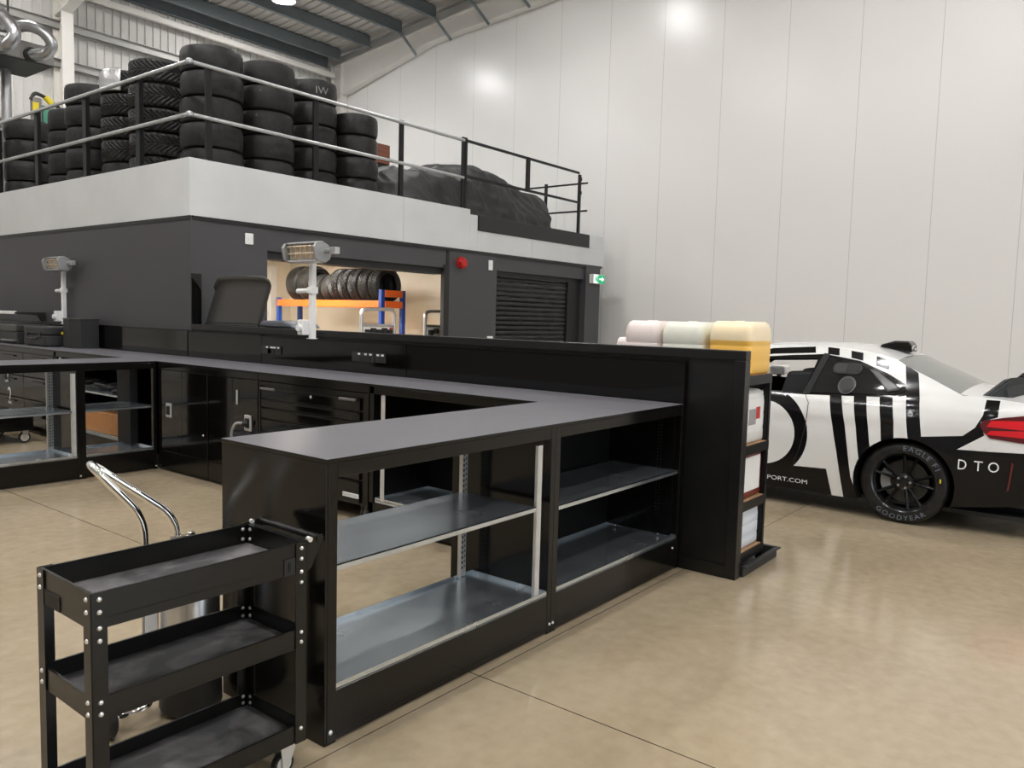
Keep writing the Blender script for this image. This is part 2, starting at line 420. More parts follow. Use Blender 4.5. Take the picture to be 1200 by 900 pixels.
# high bay lamps
def lamp(x, y, label):
    z = roofz(y)-.36
    t = thing('high_bay_lamp', label, 'lamp', (x, y, z), 0, 'high bay lamps under the roof')
    build('housing', MB().lathe([(.02,.02),(.2,.02),(.24,.0),(.2,.12),(.1,.19),(.02,.2)], (x,y,z), 2, 24), 'heatgrey', t, smooth=40)
    build('lens', MB().lathe([(.001,-.005),(.1,-.012),(.19,-.002),(.19,.012),(.001,.012)], (x,y,z), 2, 24), 'lens', t, smooth=40)
    build('hanger', MB().cyl((x,y,z+.19),(x,y,z+.33),.012,8), 'purlin', t)
xn = {9.75:'along the white wall', 4.6:'over the long worktop', 0.9:'added over the left floor', -4.0:'by the left wall'}  # the left floor row is an added one, to brighten that floor
yn = {13.5:'nearest the far wall', 8.15:'second from the far wall', 2.8:'third from the far wall', -2.55:'fourth from the far wall', -7.9:'fifth from the far wall'}
for x in xn:
    for y in yn:
        lamp(x, y, 'high bay lamp in the row %s, %s' % (xn[x], yn[y]))
lamp(0.9, 5.45, 'added high bay fill lamp over the far bench, between two of the left row'); lamp(0.9, .1, 'added high bay fill lamp over the service cart, between two of the left row'); lamp(-1.5, 4.1, 'lone high bay fill lamp added left of the far bench, outside the rows')  # three unseen lamps added to lift the light on the left floor

# ------------------------------------------------------------------ mezzanine block
X0, Y0, XE = 4.39, 7.63, 12.36
build('wall_mezzanine_left', MB().box(4.40, Y0+.001, 0, 4.50, F-.3, 2.43), 'anth', kind='structure')
g = MB()
g.box(4.401, 7.64, 0, 5.317, 7.74, 2.43)                    # panel beside the opening
g.box(5.317, 7.655, 2.16, 8.244, 7.74, 2.43)                # header
g.box(8.289, 7.64, 0, 9.349, 7.74, 2.43)
g.box(9.349, 7.66, 2.19, 11.785, 7.74, 2.43)
g.box(11.785, 7.62, 0, 12.25, 7.9, 2.43)
g.box(5.25, 7.66, 0, 8.3, 7.74, .9)
build('wall_mezzanine_front', g, 'anth', kind='structure', bevel=.004)
build('trim_13', MB().box(4.42, 7.625, 2.405, 12.3, 7.64, 2.445).box(4.392, 7.63, 2.405, 4.402, 15.4, 2.445), 'anth2', kind='structure')
build('trim_14', MB().box(8.185, 7.635, 0, 8.289, 7.70, 2.2).box(5.317, 7.70, 2.075, 8.289, 7.95, 2.2).box(8.244, 7.645, 2.1, 8.289, 7.66, 2.43), 'black', kind='structure')
build('trim_15', MB().box(4.402, 7.618, 1.30, 4.51, 7.642, 1.86), 'gloss', kind='structure')
# roller shutter
sh = build('door_1', MB().box(11.411, 7.74, 0, 11.785, 7.80, 2.2).box(9.349, 7.71, 2.12, 11.5, 7.74, 2.19), 'black', kind='structure')
g = MB(); z = .02
while z < 2.14:
    g.prism([(7.80, z), (7.772, z+.012), (7.765, z+.036), (7.772, z+.06), (7.80, z+.072)], 0, 9.36, 11.411); z += .075
build('slat_curtain', g, 'anth2', sh, smooth=30)
# deck slab and fascia
build('trim_16', MB().box(4.42, 7.67, 2.5, 12.33, F-.3, 2.94), 'fascia', kind='structure')
g = MB().box(4.39, 7.63, 2.444, 7.38, 7.66, 3.024).box(7.384, 7.63, 2.444, 8.70, 7.66, 3.024).box(8.70, 7.63, 2.444, 8.868, 7.66, 2.955)
g.box(8.868, 7.63, 2.444, 10.2, 7.66, 2.74).box(10.204, 7.63, 2.444, XE, 7.66, 2.74).box(11.85, 7.63, 2.74, XE, 7.66, 2.97).box(8.70, 7.645, 2.7, 11.9, 7.662, 2.95)
g.box(4.5, 7.66, 2.99, 8.70, 7.74, 3.024)
build('trim_17', g, 'fascia', kind='structure', bevel=.003)
build('trim_18', MB().box(4.39, 7.66, 2.444, 4.42, F-.3, 3.024).box(4.42, 7.66, 2.99, 4.5, F-.3, 3.024).box(XE-.03, 7.661, 2.444, XE, F-.3, 2.97), 'fascia', kind='structure', bevel=.003)
kb = build('kick_panel', MB().box(8.875, 7.61, 2.742, 11.845, 7.645, 2.962), 'anth2', bevel=.003)
tag(kb, 'long black kick panel fixed to the pale fascia below the black gate rails', 'panel')

# store room behind the opening
build('wall_store_back', MB().box(4.6, 12.5, 0, 9.5, 12.6, 2.5), 'cream', kind='structure')
build('wall_store_right', MB().box(9.2, 7.9, 0, 9.3, 12.5, 2.5), 'cream', kind='structure')
build('wall_store_left', MB().box(4.55, 7.75, 0, 4.6, 12.5, 2.5), 'cream', kind='structure')
dr = build('door_2', MB().box(8.05, 12.46, 0, 8.72, 12.5, 2.2), 'whitep', kind='structure')
build('door_frame', MB().box(7.97, 12.42, 0, 8.05, 12.51, 2.3).box(8.72, 12.42, 0, 8.84, 12.51, 2.3).box(8.05, 12.42, 2.2, 8.72, 12.51, 2.3), 'whitep', dr)
for i, (x, y) in enumerate(((6.4, 8.35), (6.3, 11.2), (7.4, 9.9))):
    t = thing('ceiling_light', ['square light panel nearest the opening in the store ceiling', 'square light panel at the back of the store ceiling', 'square light panel by the right wall of the store ceiling'][i], 'light', (x, y, 2.47), 0, 'store ceiling lights')
    build('frame', MB().box(x-.3, y-.3, 2.455, x+.3, y-.27, 2.497).box(x-.3, y+.27, 2.455, x+.3, y+.3, 2.497).box(x-.3, y-.27, 2.455, x-.27, y+.27, 2.497).box(x+.27, y-.27, 2.455, x+.3, y+.27, 2.497), 'whitep', t)
    build('diffuser', MB().box(x-.27, y-.27, 2.46, x+.27, y+.27, 2.495), 'storelens', t)

# ------------------------------------------------------------------ tyres
def tyre_profile(R, w, rim):
    s = min(.045, w*.2)
    out = [(rim, w*.16), (rim+.02, .012), ((R+rim)/2, 0.), (R-s*.9, .006), (R-s*.35, s*.35), (R-.004, s), (R, w*.38), (R, w*.62), (R-.004, w-s), (R-s*.35, w-s*.35), (R-s*.9, w-.006), ((R+rim)/2, w), (rim+.02, w-.012), (rim, w*.84),
           (rim+.012, w*.8), (R-.03, w*.72), (R-.03, w*.28), (rim+.012, w*.2)]
    return out
tyre_meshes = {}
def tyre(kind, R, w, loc, label, group, rot=None):
    key = (kind, R, w)
    if key not in tyre_meshes:
        if kind == 'wet':
            pf = tyre_profile(R, w, R*.66); pf = pf[:5]+[(R, w*(.14+.72*k/16)) for k in range(17)]+pf[9:]
            mb = MB().lathe(pf, (0,0,0), 2, 264); n_ = len(pf)
            for q, p in enumerate(mb.v):           # directional grooves cut into the tread
                i = q % n_
                if 5 <= i <= 21:
                    a = 2*PI*(q//n_)/264; d = abs(p[2]-w/2)/w
                    gz = math.sin(33*(a+1.25*d-.6*d*d))
                    if gz > .25 or d < .03:
                        k = (R-.010)/R; mb.v[q] = (p[0]*k, p[1]*k, p[2])
            o = build('tyre', mb, kind, smooth=35)
        else:
            o = build('tyre', MB().lathe(tyre_profile(R, w, R*.66), (0,0,0), 2, 56), kind, smooth=45)
        tyre_meshes[key] = o.data
    else:
        o = bpy.data.objects.new('tyre', tyre_meshes[key]); COL.objects.link(o)
    o.location = loc; o.rotation_euler = rot or (0, 0, random.uniform(0, 6.28))
    return tag(o, label, 'tyre', group)
ordn = ['top', 'second', 'third', 'fourth', 'fifth', 'sixth', 'seventh', 'eighth']
DK = 2.94
def stack(x, y, n, w, R, kind, desc, group, jit=.008, kinds=None):
    z = DK
    for i in range(n):
        kk = (kinds or {}).get(n-1-i, kind)
        j = n-1-i
        pos = 'topmost' if j == 0 else ('lowest' if i == 0 and n > 2 else ordn[j]+' from the top')
        adj = {'slick':'worn slick tyre', 'slick2':'smooth slick tyre', 'wet':'treaded tyre'}[kk]
        tyre(kk, R, w, (x+random.uniform(-jit,jit), y+random.uniform(-jit,jit), z), '%s, %s of %s' % (adj, pos, desc), group)
        z += w+.001
    return z
stack(4.93, 8.09, 5, .266, .325, 'slick', 'the mezzanine corner stack', 'tyres in the corner stack', kinds={0:'slick2'})
stack(5.64, 8.12, 5, .272, .312, 'slick', 'the stack next right of the corner stack', 'tyres in the second front stack')
stack(6.36, 8.22, 5, .272, .305, 'slick', 'the third stack along the front rail', 'tyres in the third front stack', kinds={0:'slick2',1:'slick2'})
stack(6.98, 8.14, 4, .268, .300, 'slick2', 'the stack beside the covered car', 'tyres in the fourth front stack')
stack(4.86, 9.08, 5, .268, .325, 'wet', 'the treaded stack beside the corner stack', 'tyres in the near treaded stack')
stack(4.86, 9.755, 5, .264, .320, 'wet', 'the foil-topped treaded stack', 'tyres in the far treaded stack', kinds={4:'slick'})
stack(4.84, 10.68, 5, .262, .320, 'slick', 'the stack left of both treaded stacks', 'tyres in the third left stack')
stack(4.98, 11.55, 4, .29, .315, 'slick', 'the half hidden stack behind the left rail', 'tyres in the fourth left stack')
stack(4.84, 12.66, 4, .285, .320, 'slick2', 'the stack second from the left edge', 'tyres in the fifth left stack')
stack(4.84, 13.95, 7, .165, .320, 'slick2', 'the narrow-tyre stack at the left edge', 'tyres in the stack at the left edge')
tt = [o for o in bpy.data.objects if o.get('label', '').startswith('smooth slick tyre, topmost of the third stack')][0]
vs, fs, wv = text_mesh('IW', .12); out = []
for v in vs:
    a = math.atan2(-8.22, -6.36)+.12+v[0]*.55/wv-tt.rotation_euler.z; out.append((.3065*math.cos(a), .3065*math.sin(a), .09+v[1]))
build('chalk_mark', MB().add(out, fs), 'chalk', tt, local=True, fix=False)
# foil wrapped around part of one tyre
g = MB(); zt = DK+5*.265; rows = []
for zz in (zt-.255, zt-.24, zt-.13, zt-.02, zt+.006):
    rows.append([(4.86+(.334 if zz < zt else .30)*math.cos(a), 9.735+(.334 if zz < zt else .30)*math.sin(a), zz) for a in [PI*.78+PI*.47*i/20 for i in range(21)]])
o = build('foil_wrap', g.grid(rows), 'foil', smooth=60); sol = o.modifiers.new('t', 'SOLIDIFY'); sol.thickness = .006; sol.offset = 1
tag(o, 'crinkled silver foil wrapped round the topmost treaded tyre', 'foil')

# ------------------------------------------------------------------ mezzanine railings
r = thing('guard_rail', 'long left mezzanine rail of silver tubes on black posts', 'railing', (4.39, Y0, 3.024))
build('top_tube', MB().tube([(4.40,15.4,3.965),(4.40,Y0+.05,3.965)], .021, 12), 'tube', r, smooth=40)
build('middle_tube', MB().tube([(4.40,15.4,3.45),(4.40,Y0+.05,3.45)], .021, 12), 'tube', r, smooth=40)
for y in (8.73, 10.0, 11.365, 12.7, 14.0, 15.2):
    build('post', MB().box(4.422, y-.045, 2.95, 4.472, y+.045, 3.99).box(4.395, y-.06, 3.025, 4.48, y+.06, 3.035), 'blacksteel', r, bevel=.003)
r = thing('guard_rail', 'front mezzanine rail of silver tubes from the corner elbow to the gate', 'railing', (4.39, Y0, 3.024))
build('top_tube', MB().tube([(4.44,Y0+.012,3.965),(8.553,Y0+.012,3.965)], .021, 12), 'tube', r, smooth=40)
build('middle_tube', MB().tube([(4.44,Y0+.012,3.45),(8.553,Y0+.012,3.45)], .021, 12), 'tube', r, smooth=40)
build('elbow', MB().tube(arc((4.42,Y0+.02,3.965),.022,-PI,-PI/2,4,'xy'), .03, 12).lathe([(.001,-.03),(.03,-.02),(.034,0),(.03,.02),(.001,.03)], (4.40,Y0,3.965), 2, 14, closed=False), 'tube', r, smooth=50)
build('elbow', MB().lathe([(.001,-.03),(.03,-.02),(.034,0),(.03,.02),(.001,.03)], (4.40,Y0,3.45), 2, 14, closed=False), 'tube', r, smooth=50)
for x in (4.63, 5.99, 7.36):
    build('post', MB().box(x-.035, 7.655, 2.95, x+.035, 7.685, 4.0).box(x-.035, 7.63, 3.02, x+.035, 7.7, 3.03), 'blacksteel', r, bevel=.003)
g8 = thing('loading_gate', 'black lift-out gate of flat rails at the right end of the mezzanine', 'gate', (8.6, Y0, 2.95))
build('post', MB().box(8.555, 7.665, 2.95, 8.60, 7.70, 4.02).box(8.61, 7.665, 2.95, 8.655, 7.70, 4.02), 'blacksteel', g8, bevel=.003)
build('post', MB().box(11.55, 7.665, 2.95, 11.61, 7.70, 3.96), 'blacksteel', g8, bevel=.003)
build('top_rail', MB().box(8.655, 7.665, 3.965, 11.55, 7.695, 4.0), 'blacksteel', g8)
build('middle_rail', MB().box(8.655, 7.665, 3.47, 11.55, 7.695, 3.505), 'blacksteel', g8)
build('stile', MB().box(10.07, 7.66, 3.47, 10.14, 7.70, 4.0), 'blacksteel', g8)
for z in (3.62, 3.85): build('latch', MB().box(11.53, 7.645, z, 11.6, 7.665, z+.06), 'blacksteel', g8)
r = thing('guard_rail', 'thin black end rail behind the loading gate above the shutter', 'railing', (12.2, 8.8, 2.94))
for z in (3.93, 3.44): build('tube', MB().tube([(12.2,7.92,z),(12.2,12.6,z)], .017, 10), 'blacksteel', r, smooth=40)
for y in (8.83, 10.9, 12.6): build('post', MB().box(12.175, y-.025, 2.94, 12.21, y+.025, 3.98), 'blacksteel', r)
tag(build('junction_box', MB().box(12.12, 7.72, 2.94, 12.3, 7.9, 3.02), 'fascia', bevel=.01), 'small grey box on the right end of the mezzanine', 'box')

# covered car on the mezzanine
prof = [(7.2,3.2),(7.45,3.42),(7.9,3.56),(8.5,3.62),(9.0,3.78),(9.45,3.895),(9.9,3.87),(10.3,3.76),(10.7,3.62),(11.1,3.64),(11.45,3.60),(11.6,3.46),(11.68,3.25),(11.7,2.95)]
def interp(t, pts):
    if t <= pts[0][0]: return pts[0][1]
    for (a, b), (c, d) in zip(pts, pts[1:]):
        if t <= c: return b+(d-b)*(t-a)/(c-a)
    return pts[-1][1]
from mathutils import noise as mnoise
rows = []
for i in range(221):
    x = 7.34+(11.7-7.34)*i/220
    ztop = sum(interp(x+dx, prof) for dx in (-.08,0,.08))/3 if x < 11.6 else interp(x, prof)
    hw = .80*min(1, max(.35, (11.72-x)*2.2)**.35)*min(1, max(.3, (x-7.2)*2.4)**.4)
    row = []
    for j in range(101):
        t = -1+2*j/100; y = 8.82+hw*math.sin(t*PI/2)*1.0
        h = max(0., 1-abs(math.sin(t*PI/2))**4.5)**.5
        z = DK+.004+(ztop-DK)*h
        n = mnoise.noise(Vector((x*1.6+y*2.4, y*1.1-z*3, z*1.5)))*.075+(.5-abs(mnoise.noise(Vector((x*3.2+z*4.5, y*3, z*2.2-x*1.5)))))*.12-.045+mnoise.noise(Vector((x*7+z*9, y*4, z*6-x*3)))*.02
        bump = .09*math.exp(-(((x-9.05)/.14)**2+((z-3.50)/.09)**2))*(1 if y < 8.8 else 0)
        nz = n*min(1, (z-DK)*3)
        row.append((x+n*.4*min(1,h*3), y-bump*1.2+n*.8*(-1 if y < 8.8 else 1)*(1-h*.4), max(DK+.003, z+nz*h)))
    rows.append(row)
o = build('car_cover', MB().grid(rows), 'cover', smooth=180)
sol = o.modifiers.new('t', 'SOLIDIFY'); sol.thickness = .008
tag(o, 'dark cloth cover draped over a low car on the mezzanine', 'car cover'); recenter(o, (9.4, 8.82, DK))
t = thing('wooden_crate', 'brown wooden crate showing above the dark car cover', 'crate', (8.75, 10.3, DK))
build('body', MB().box(8.45, 10.05, DK, 9.35, 10.55, 3.98), 'black', t, bevel=.01)
build('board_panel', MB().box(8.43, 10.03, 3.98, 9.37, 10.57, 4.3), 'wood', t, bevel=.01)

# ------------------------------------------------------------------ small fittings on the mezzanine block
def plate(x, z, label, w=.085, h=.1):
    t = thing('wall_switch', label, 'switch', (x, 7.64, z), 0, None)
    build('plate', MB().box(x-w/2, 7.622, z-h/2, x+w/2, 7.64, z+h/2), 'whitep', t, bevel=.006)
    build('rocker', MB().box(x-.016, 7.616, z-.022, x+.016, 7.624, z+.022), 'whitep', t, bevel=.002)
plate(5.08, 2.269, 'white switch high on the dark panel left of the store opening', .1, .12)
plate(9.184, 2.259, 'white switch high on the dark panel right of the red sounder', .09, .15)
plate(9.206, 1.16, 'white switch low on the dark panel, just above the partition top', .13, .09)
t = thing('alarm_sounder', 'round red alarm sounder on the dark panel beside the roller shutter', 'alarm', (8.518, 7.64, 2.25))
build('base', MB().lathe([(.001,7.64),(.085,7.64),(.085,7.60),(.075,7.585),(.001,7.585)], (8.518,0,2.25), 1, 24), 'red', t, smooth=40)
build('horn', MB().lathe([(.001,7.59),(.06,7.585),(.068,7.55),(.05,7.53),(.001,7.525)], (8.50,0,2.245), 1, 24), 'red', t, smooth=40)
t = thing('exit_sign', 'small green and white lit exit sign on the end column', 'sign', (12.05, 7.62, 2.2))
build('housing', MB().box(11.89, 7.53, 2.125, 12.25, 7.62, 2.29), 'whitep', t, bevel=.006)
build('face', MB().box(11.90, 7.524, 2.135, 12.04, 7.53, 2.28), 'signw', t)
build('panel', MB().box(12.045, 7.522, 2.135, 12.245, 7.53, 2.28), 'green', t)
g = MB().prism([(12.07,2.195),(12.15,2.195),(12.15,2.165),(12.225,2.207),(12.15,2.25),(12.15,2.22),(12.07,2.22)], 1, 7.517, 7.524)
build('arrow', g, 'signw', t)
g = MB().prism(rrect(11.955,2.245,11.975,2.265,.009,3), 1, 7.519, 7.525)
g.prism([(11.94,2.24),(11.985,2.235),(11.985,2.205),(12.01,2.17),(11.995,2.16),(11.965,2.195),(11.935,2.165),(11.92,2.175),(11.95,2.205)], 1, 7.519, 7.525)
g.prism([(12.005,2.145),(12.03,2.145),(12.03,2.265),(12.005,2.265)], 1, 7.520, 7.525)
build('running_figure', g, 'green', t)

# store rack with tyres
t = thing('tyre_rack', 'blue and orange steel rack inside the store opening', 'rack', (8.0, 9.6, 0))
for x in (8.02, 8.44):
    for y in (8.72, 11.2):
        g = MB().box(x-.035, y-.03, 0, x+.035, y+.03, 1.85 if y < 9 else 1.72)
        build('upright', g, 'blue', t, bevel=.004)
for x in (8.0, 8.46): build('beam', MB().box(x-.02, 8.75, 1.585, x+.02, 11.2, 1.69), 'orange', t, bevel=.003)
for z in (1.585, 1.745): build('end_beam', MB().box(8.055, 8.68, z, 8.405, 8.72, z+.1), 'orange', t, bevel=.003)
for z in (1.585,): build('end_beam', MB().box(8.055, 11.2, z, 8.405, 11.23, z+.1), 'orange', t, bevel=.003)
ys = [(8.78,.215,.262,'wet'),(9.01,.215,.262,'wet'),(9.24,.215,.262,'wet'),(9.47,.215,.262,'wet'),(9.70,.215,.262,'wet'),(9.95,.2,.222,'slick'),(10.18,.2,.222,'slick'),(10.42,.25,.29,'slick2'),(10.70,.25,.29,'slick2')]
nm = ['nearest', 'second', 'third', 'fourth', 'fifth', 'sixth', 'seventh', 'eighth', 'ninth']
for i, (y, w_, R, kd) in enumerate(ys):
    tyre(kd, R, w_, (8.23, y+w_, 1.69+R-.03), '%s tyre standing %s along the orange store rack' % ({'wet':'treaded','slick':'small grey worn','slick2':'large smooth'}[kd], nm[i]), 'tyres standing on the store rack', rot=(PI/2, 0, 0))
def frame_cart(x0, x1, y, label):
    t = thing('frame_trolley', label, 'trolley', ((x0+x1)/2, y, 0))
    build('frame', MB().tube(fillet([(x0,y,.12),(x0,y,1.55),(x1,y,1.565),(x1,y,.12)], .1), .026, 10), 'steel', t, smooth=40)
    build('crossbar', MB().tube([(x0,y,1.34),(x1,y,1.34)], .02, 10), 'steel', t, smooth=40)
    build('panel', MB().box(x0+.03, y-.01, .7, x1-.03, y+.03, 1.335), 'cream', t)
    for k in range(5):
        xx = x0+.1+k*(x1-x0-.2)/4; build('connector', MB().box(xx-.04, y-.06, 1.2+.03*(k%2), xx+.03, y-.01, 1.285+.02*(k%2)), 'black', t, bevel=.008)
    build('tag', MB().box(x1-.09, y-.03, 1.2, x1-.05, y-.01, 1.31), 'red', t)
    build('base', MB().box(x0-.02, y-.25, .1, x1+.02, y+.25, .16), 'ductbox', t, bevel=.01)
    for sx in (x0+.06, x1-.06):
        for sy in (-.19, .19): build('castor', MB().lathe([(.001,-.02),(.05,-.02),(.05,.02),(.001,.02)], (sx,y+sy,.05), 0, 16), 'rubber', t, smooth=40)
frame_cart(7.10, 7.70, 8.12, 'tubular steel trolley with black connectors, in front of the orange rack')
frame_cart(8.31, 8.95, 8.12, 'tubular steel trolley half hidden at the right edge of the store opening')

# ------------------------------------------------------------------ partition and backsplash
pw = build('wall_partition', MB().box(4.40, 1.76, .0, 4.45, 7.615, 1.30), 'anth2', kind='structure')
build('top_rail', MB().box(4.385, 1.735, 1.285, 4.46, 7.615, 1.342), 'anth2', pw, bevel=.004)
build('end_post', MB().box(4.385, 1.735, 0, 4.46, 1.80, 1.285), 'anth2', pw, bevel=.003)
build('skirting', MB().box(4.386, 1.80, 0, 4.40, 2.10, .075), 'anth2', pw, bevel=.002)
def backsplash(y0, y1, label, z1=1.262):
    t = thing('backsplash', label, 'backsplash', (4.37, y0, 1.011))
    build('panel', MB().box(4.36, y0, 1.011, 4.385, y1, z1), 'gloss', t, bevel=.003)
    build('top_lip', MB().box(4.352, y0, z1, 4.39, y1, z1+.006), 'cab', t)
backsplash(2.10, 4.45, 'glossy black backsplash at the right end of the long partition')
backsplash(4.455, 6.35, 'glossy black backsplash carrying both socket strips')
backsplash(6.355, 7.62, 'glossy black backsplash panel by the mezzanine corner', 1.27)
backsplash(7.64, 14.0, 'glossy black backsplash along the mezzanine side wall', 1.275)
def sockets(y0, y1, label):
    t = thing('socket_strip', label, 'socket', (4.356, (y0+y1)/2, 1.15))
    n = 3; d = (y1-y0)/n
    w2 = (y1-y0)*.30
    build('plate', MB().box(4.348, y0, 1.105, 4.3597, y0+w2, 1.18), 'case', t, bevel=.002)
    build('plate', MB().box(4.348, y0+w2+.012, 1.105, 4.3597, y1, 1.18), 'case', t, bevel=.002)
    for yy in (y0+.03, y0+.085, y0+w2+.05, y1-.09, y1-.17):
        build('rocker', MB().box(4.344, yy-.013, 1.16, 4.349, yy+.013, 1.174), 'whitep', t)
    for yy in (y0+.05, y0+w2+.08, y1-.13):
        build('socket_face', MB().box(4.345, yy-.028, 1.112, 4.349, yy+.028, 1.15), 'black', t)
sockets(6.05, 6.47-.13, 'black socket strip with white rockers nearest the mezzanine corner'); sockets(4.68, 5.08, 'black socket strip with white rockers, right of the near heater')
s2 = None

# ------------------------------------------------------------------ worktops
def WT(poly):
    g = MB().prism(poly, 2, .994, 1.009); g.m = [1, 0]+[1]*len(poly); return g
def worktop(poly, label):
    o = build('worktop', WT(poly), ['worktop', 'cab'], bevel=.002)
    tag(o, label, 'worktop'); c = poly[0]; recenter(o, (c[0], c[1], .994)); return o
worktop([(1.69,2.095),(3.748,2.095),(3.748,2.725),(1.69,2.725)], 'dark grey worktop of the near open shelved bench')
worktop([(3.75,2.095),(4.358,2.095),(4.358,14.0),(3.75,14.0)], 'long dark grey worktop running along the partition')
worktop([(1.70,7.10),(3.748,7.10),(3.748,7.72),(1.70,7.72)], 'dark grey worktop of the far open shelved bench')

# ------------------------------------------------------------------ shelved cabinets
def bolt(p, axis, r=.011, parent=None, m='boltm'):
    c = list(p); prof = [(.001,0),(r,0),(r*.95,.004),(r*.5,.0065),(.001,.007)]
    prof = [(a, -h) for a, h in prof]
    cc = [0,0,0]; build('bolt', MB().lathe(prof, tuple(c), axis, 12, closed=False), m, parent, smooth=50)
def tray(mb, x0, x1, y0, y1, z, lip, t=.004):
    mb.box(x0, y0, z-t, x1, y1, z)
    mb.box(x0, y0, z-.022, x1, y0+.003, z+lip).box(x0, y1-.003, z-.022, x1, y1, z+lip)
    mb.box(x0, y0+.003, z-.022, x0+.003, y1-.003, z+lip).box(x1-.003, y0+.003, z-.022, x1, y1-.003, z+lip)
def upright(x, y, z0, z1, parent, s=1, lw=.058, holes=True):
    g = MB().box(x, y-.002, z0, x+lw, y+.002, z1).box(x-.002, y-.002, z0, x+.002, y+.022*s, z1)
    u = build('upright', g, 'galv', parent)
    h = MB(); z = z0+.04
    while z < z1-.03 and holes:
        h.box(x+lw*.42, y-.0035, z, x+lw*.58, y-.0022, z+.012); h.box(x+lw*.75, y-.0035, z+.006, x+lw*.85, y-.0022, z+.016); z += .026
    if holes: build('slots', h, 'black', u)
def bay(name, label, x0, x1, y0, y1, shelfz, back, end_panel=None, ups=True, side=True, endz=0.):
    t = thing(name, label, 'bench', (x0, y0, 0))
    build('post', MB().box(x0, y0, .0, x0+.04, y0+.04, .994), 'cab', t, bevel=.002)
    build('post', MB().box(x1-.034, y0, .0, x1-.002, y0+.04, .994), 'cab', t, bevel=.002)
    build('post', MB().box(x0, y1-.04, .0, x0+.04, y1, .994), 'cab', t, bevel=.002)
    build('post', MB().box(x1-.034, y1-.04, .0, x1-.002, y1, .994), 'cab', t, bevel=.002)
    build('header', MB().box(x0+.042, y0+.001, .94, x1-.036, y0+.02, .993), 'cab', t, bevel=.002)
    build('header', MB().box(x0+.042, y1-.02, .94, x1-.036, y1-.001, .993), 'cab', t, bevel=.002)
    build('plinth', MB().box(x0+.04, y0+.0005, .008, x1-.034, y0+.02, .186), 'cab', t, bevel=.002)
    build('plinth', MB().box(x0+.04, y1-.02, .03, x1-.034, y1-.004, .186 if back else .09), 'cab', t, bevel=.002)
    g = MB(); tray(g, x0+.042, (x1-.128 if y0 < 5 else x1-.07) if ups else x1-.03, y0+.012, y1-.15, shelfz, 0.)
    build('shelf', g, 'shelf', t)
    g = MB(); tray(g, x0+.042, x1-.032, y0+.004, y1-.145, .193, .018)
    build('tray', g, 'shelf', t)
    if side:
        build('side_panel', MB().box(x1-.034, y0+.04, .02, x1-.022, y1-.04, .99), 'cab', t)
    if end_panel:
        build('end_panel', MB().box(x0-.012, y0, .0, x0-.001, y1, .994), 'cab', t, bevel=.002)
    if back: build('back_panel', MB().box(x0+.03, y1-.135, .2, x1-.035, y1-.125, .99), 'cabin', t)
    if ups:
        if y0 < 5: upright(x1-.125, y0+.014, .196, .915, t, .5, .036, holes=False); upright(x1-.145, y1-.148, .196, .95, t, -1)
        else: upright(x1-.066, y0+.014, .196, .92, t, 1, .03, False); upright(x1-.09, y1-.148, .196, .95, t, -1)
    return t
b1 = bay('shelved_bench', 'open black shelved bench in front, at the free end of the near run', 1.702, 3.04, 2.10, 2.72, .632, False, True)
bolt((1.716, 2.10, .045), 1, .009, b1); bolt((3.028, 2.10, .045), 1, .007, b1); bolt((1.69, 2.715, .5), 0, .01, b1)
b2 = bay('shelved_bench', 'black shelved bench between the near bench and the partition', 3.04, 4.385, 2.10, 2.72, .607, True, False, ups=False, side=False)
build('peg_panel', MB().box(4.340, 2.14, .2, 4.352, 2.6, .99), 'cab', b2)
g = MB()
for k in range(28):
    for yy in (2.22, 2.24): g.box(4.338, yy, .32+k*.021, 4.3402, yy+.006, .32+k*.021+.006)
build('peg_holes', g, 'black', b2)
bolt((4.30, 2.10, .14), 1, .007, b2); bolt((3.055, 2.10, .045), 1, .007, b2)
for yy in (2.2, 2.5): bolt((4.3, yy, .21), 2, .006, b2)
b3 = bay('shelved_bench', 'open black shelved bench on the far left, cut by the photo edge', 1.71, 3.07, 7.10, 7.72, .6, False, True)
bolt((3.06, 7.10, .03), 1, .008, b3)
b4 = bay('shelved_bench', 'black shelved bench in the far corner, with the cardboard box seen through it', 3.07, 3.748, 7.10, 7.72, .6, False, False, ups=False, side=False)
build('divider', MB().box(3.67, 7.45, .19, 3.744, 7.70, .99), 'black', b4)
bolt((3.735, 7.10, .03), 1, .008, b4)

# back run units (fronts face -X)
def front(y0, y1, z0, z1, x=3.755, d=.02): return MB().box(x, y0, z0, x+d, y1, z1)
def carcase(t, y0, y1, z0=.03):
    build('carcase', MB().box(3.78, y0+.004, z0, 4.35, y0+.02, .99).box(3.78, y1-.02, z0, 4.35, y1-.004, .99).box(4.33, y0+.02, z0, 4.35, y1-.02, .99).box(3.78, y0+.02, z0, 4.33, y1-.02, z0+.02), 'cabin', t)
def plug(t, y, z, cable=True):
    p = build('latch_plate', MB().box(3.742, y-.045, z-.065, 3.755, y+.045, z+.065), 'galv', t, bevel=.004)
    build('socket', MB().box(3.735, y-.028, z-.04, 3.743, y+.028, z+.04), 'black', p, bevel=.004)
    return p
t = thing('door_cabinet', 'glossy black double door cabinet in the far inner corner', 'cabinet', (3.755, 6.68, 0))
carcase(t, 6.26, 7.09)
build('door', front(6.68, 7.085, .19, .935), 'gloss', t, bevel=.002)
d = build('door', front(6.265, 6.677, .19, .935), 'gloss', t, bevel=.002)
build('header', front(6.26, 7.09, .94, .992), 'cab', t, bevel=.002); build('plinth', front(6.26, 7.09, .02, .186), 'cab', t, bevel=.002)
plug(t, 6.89, .57)
bolt((3.755, 6.33, .4), 0, .008, t)
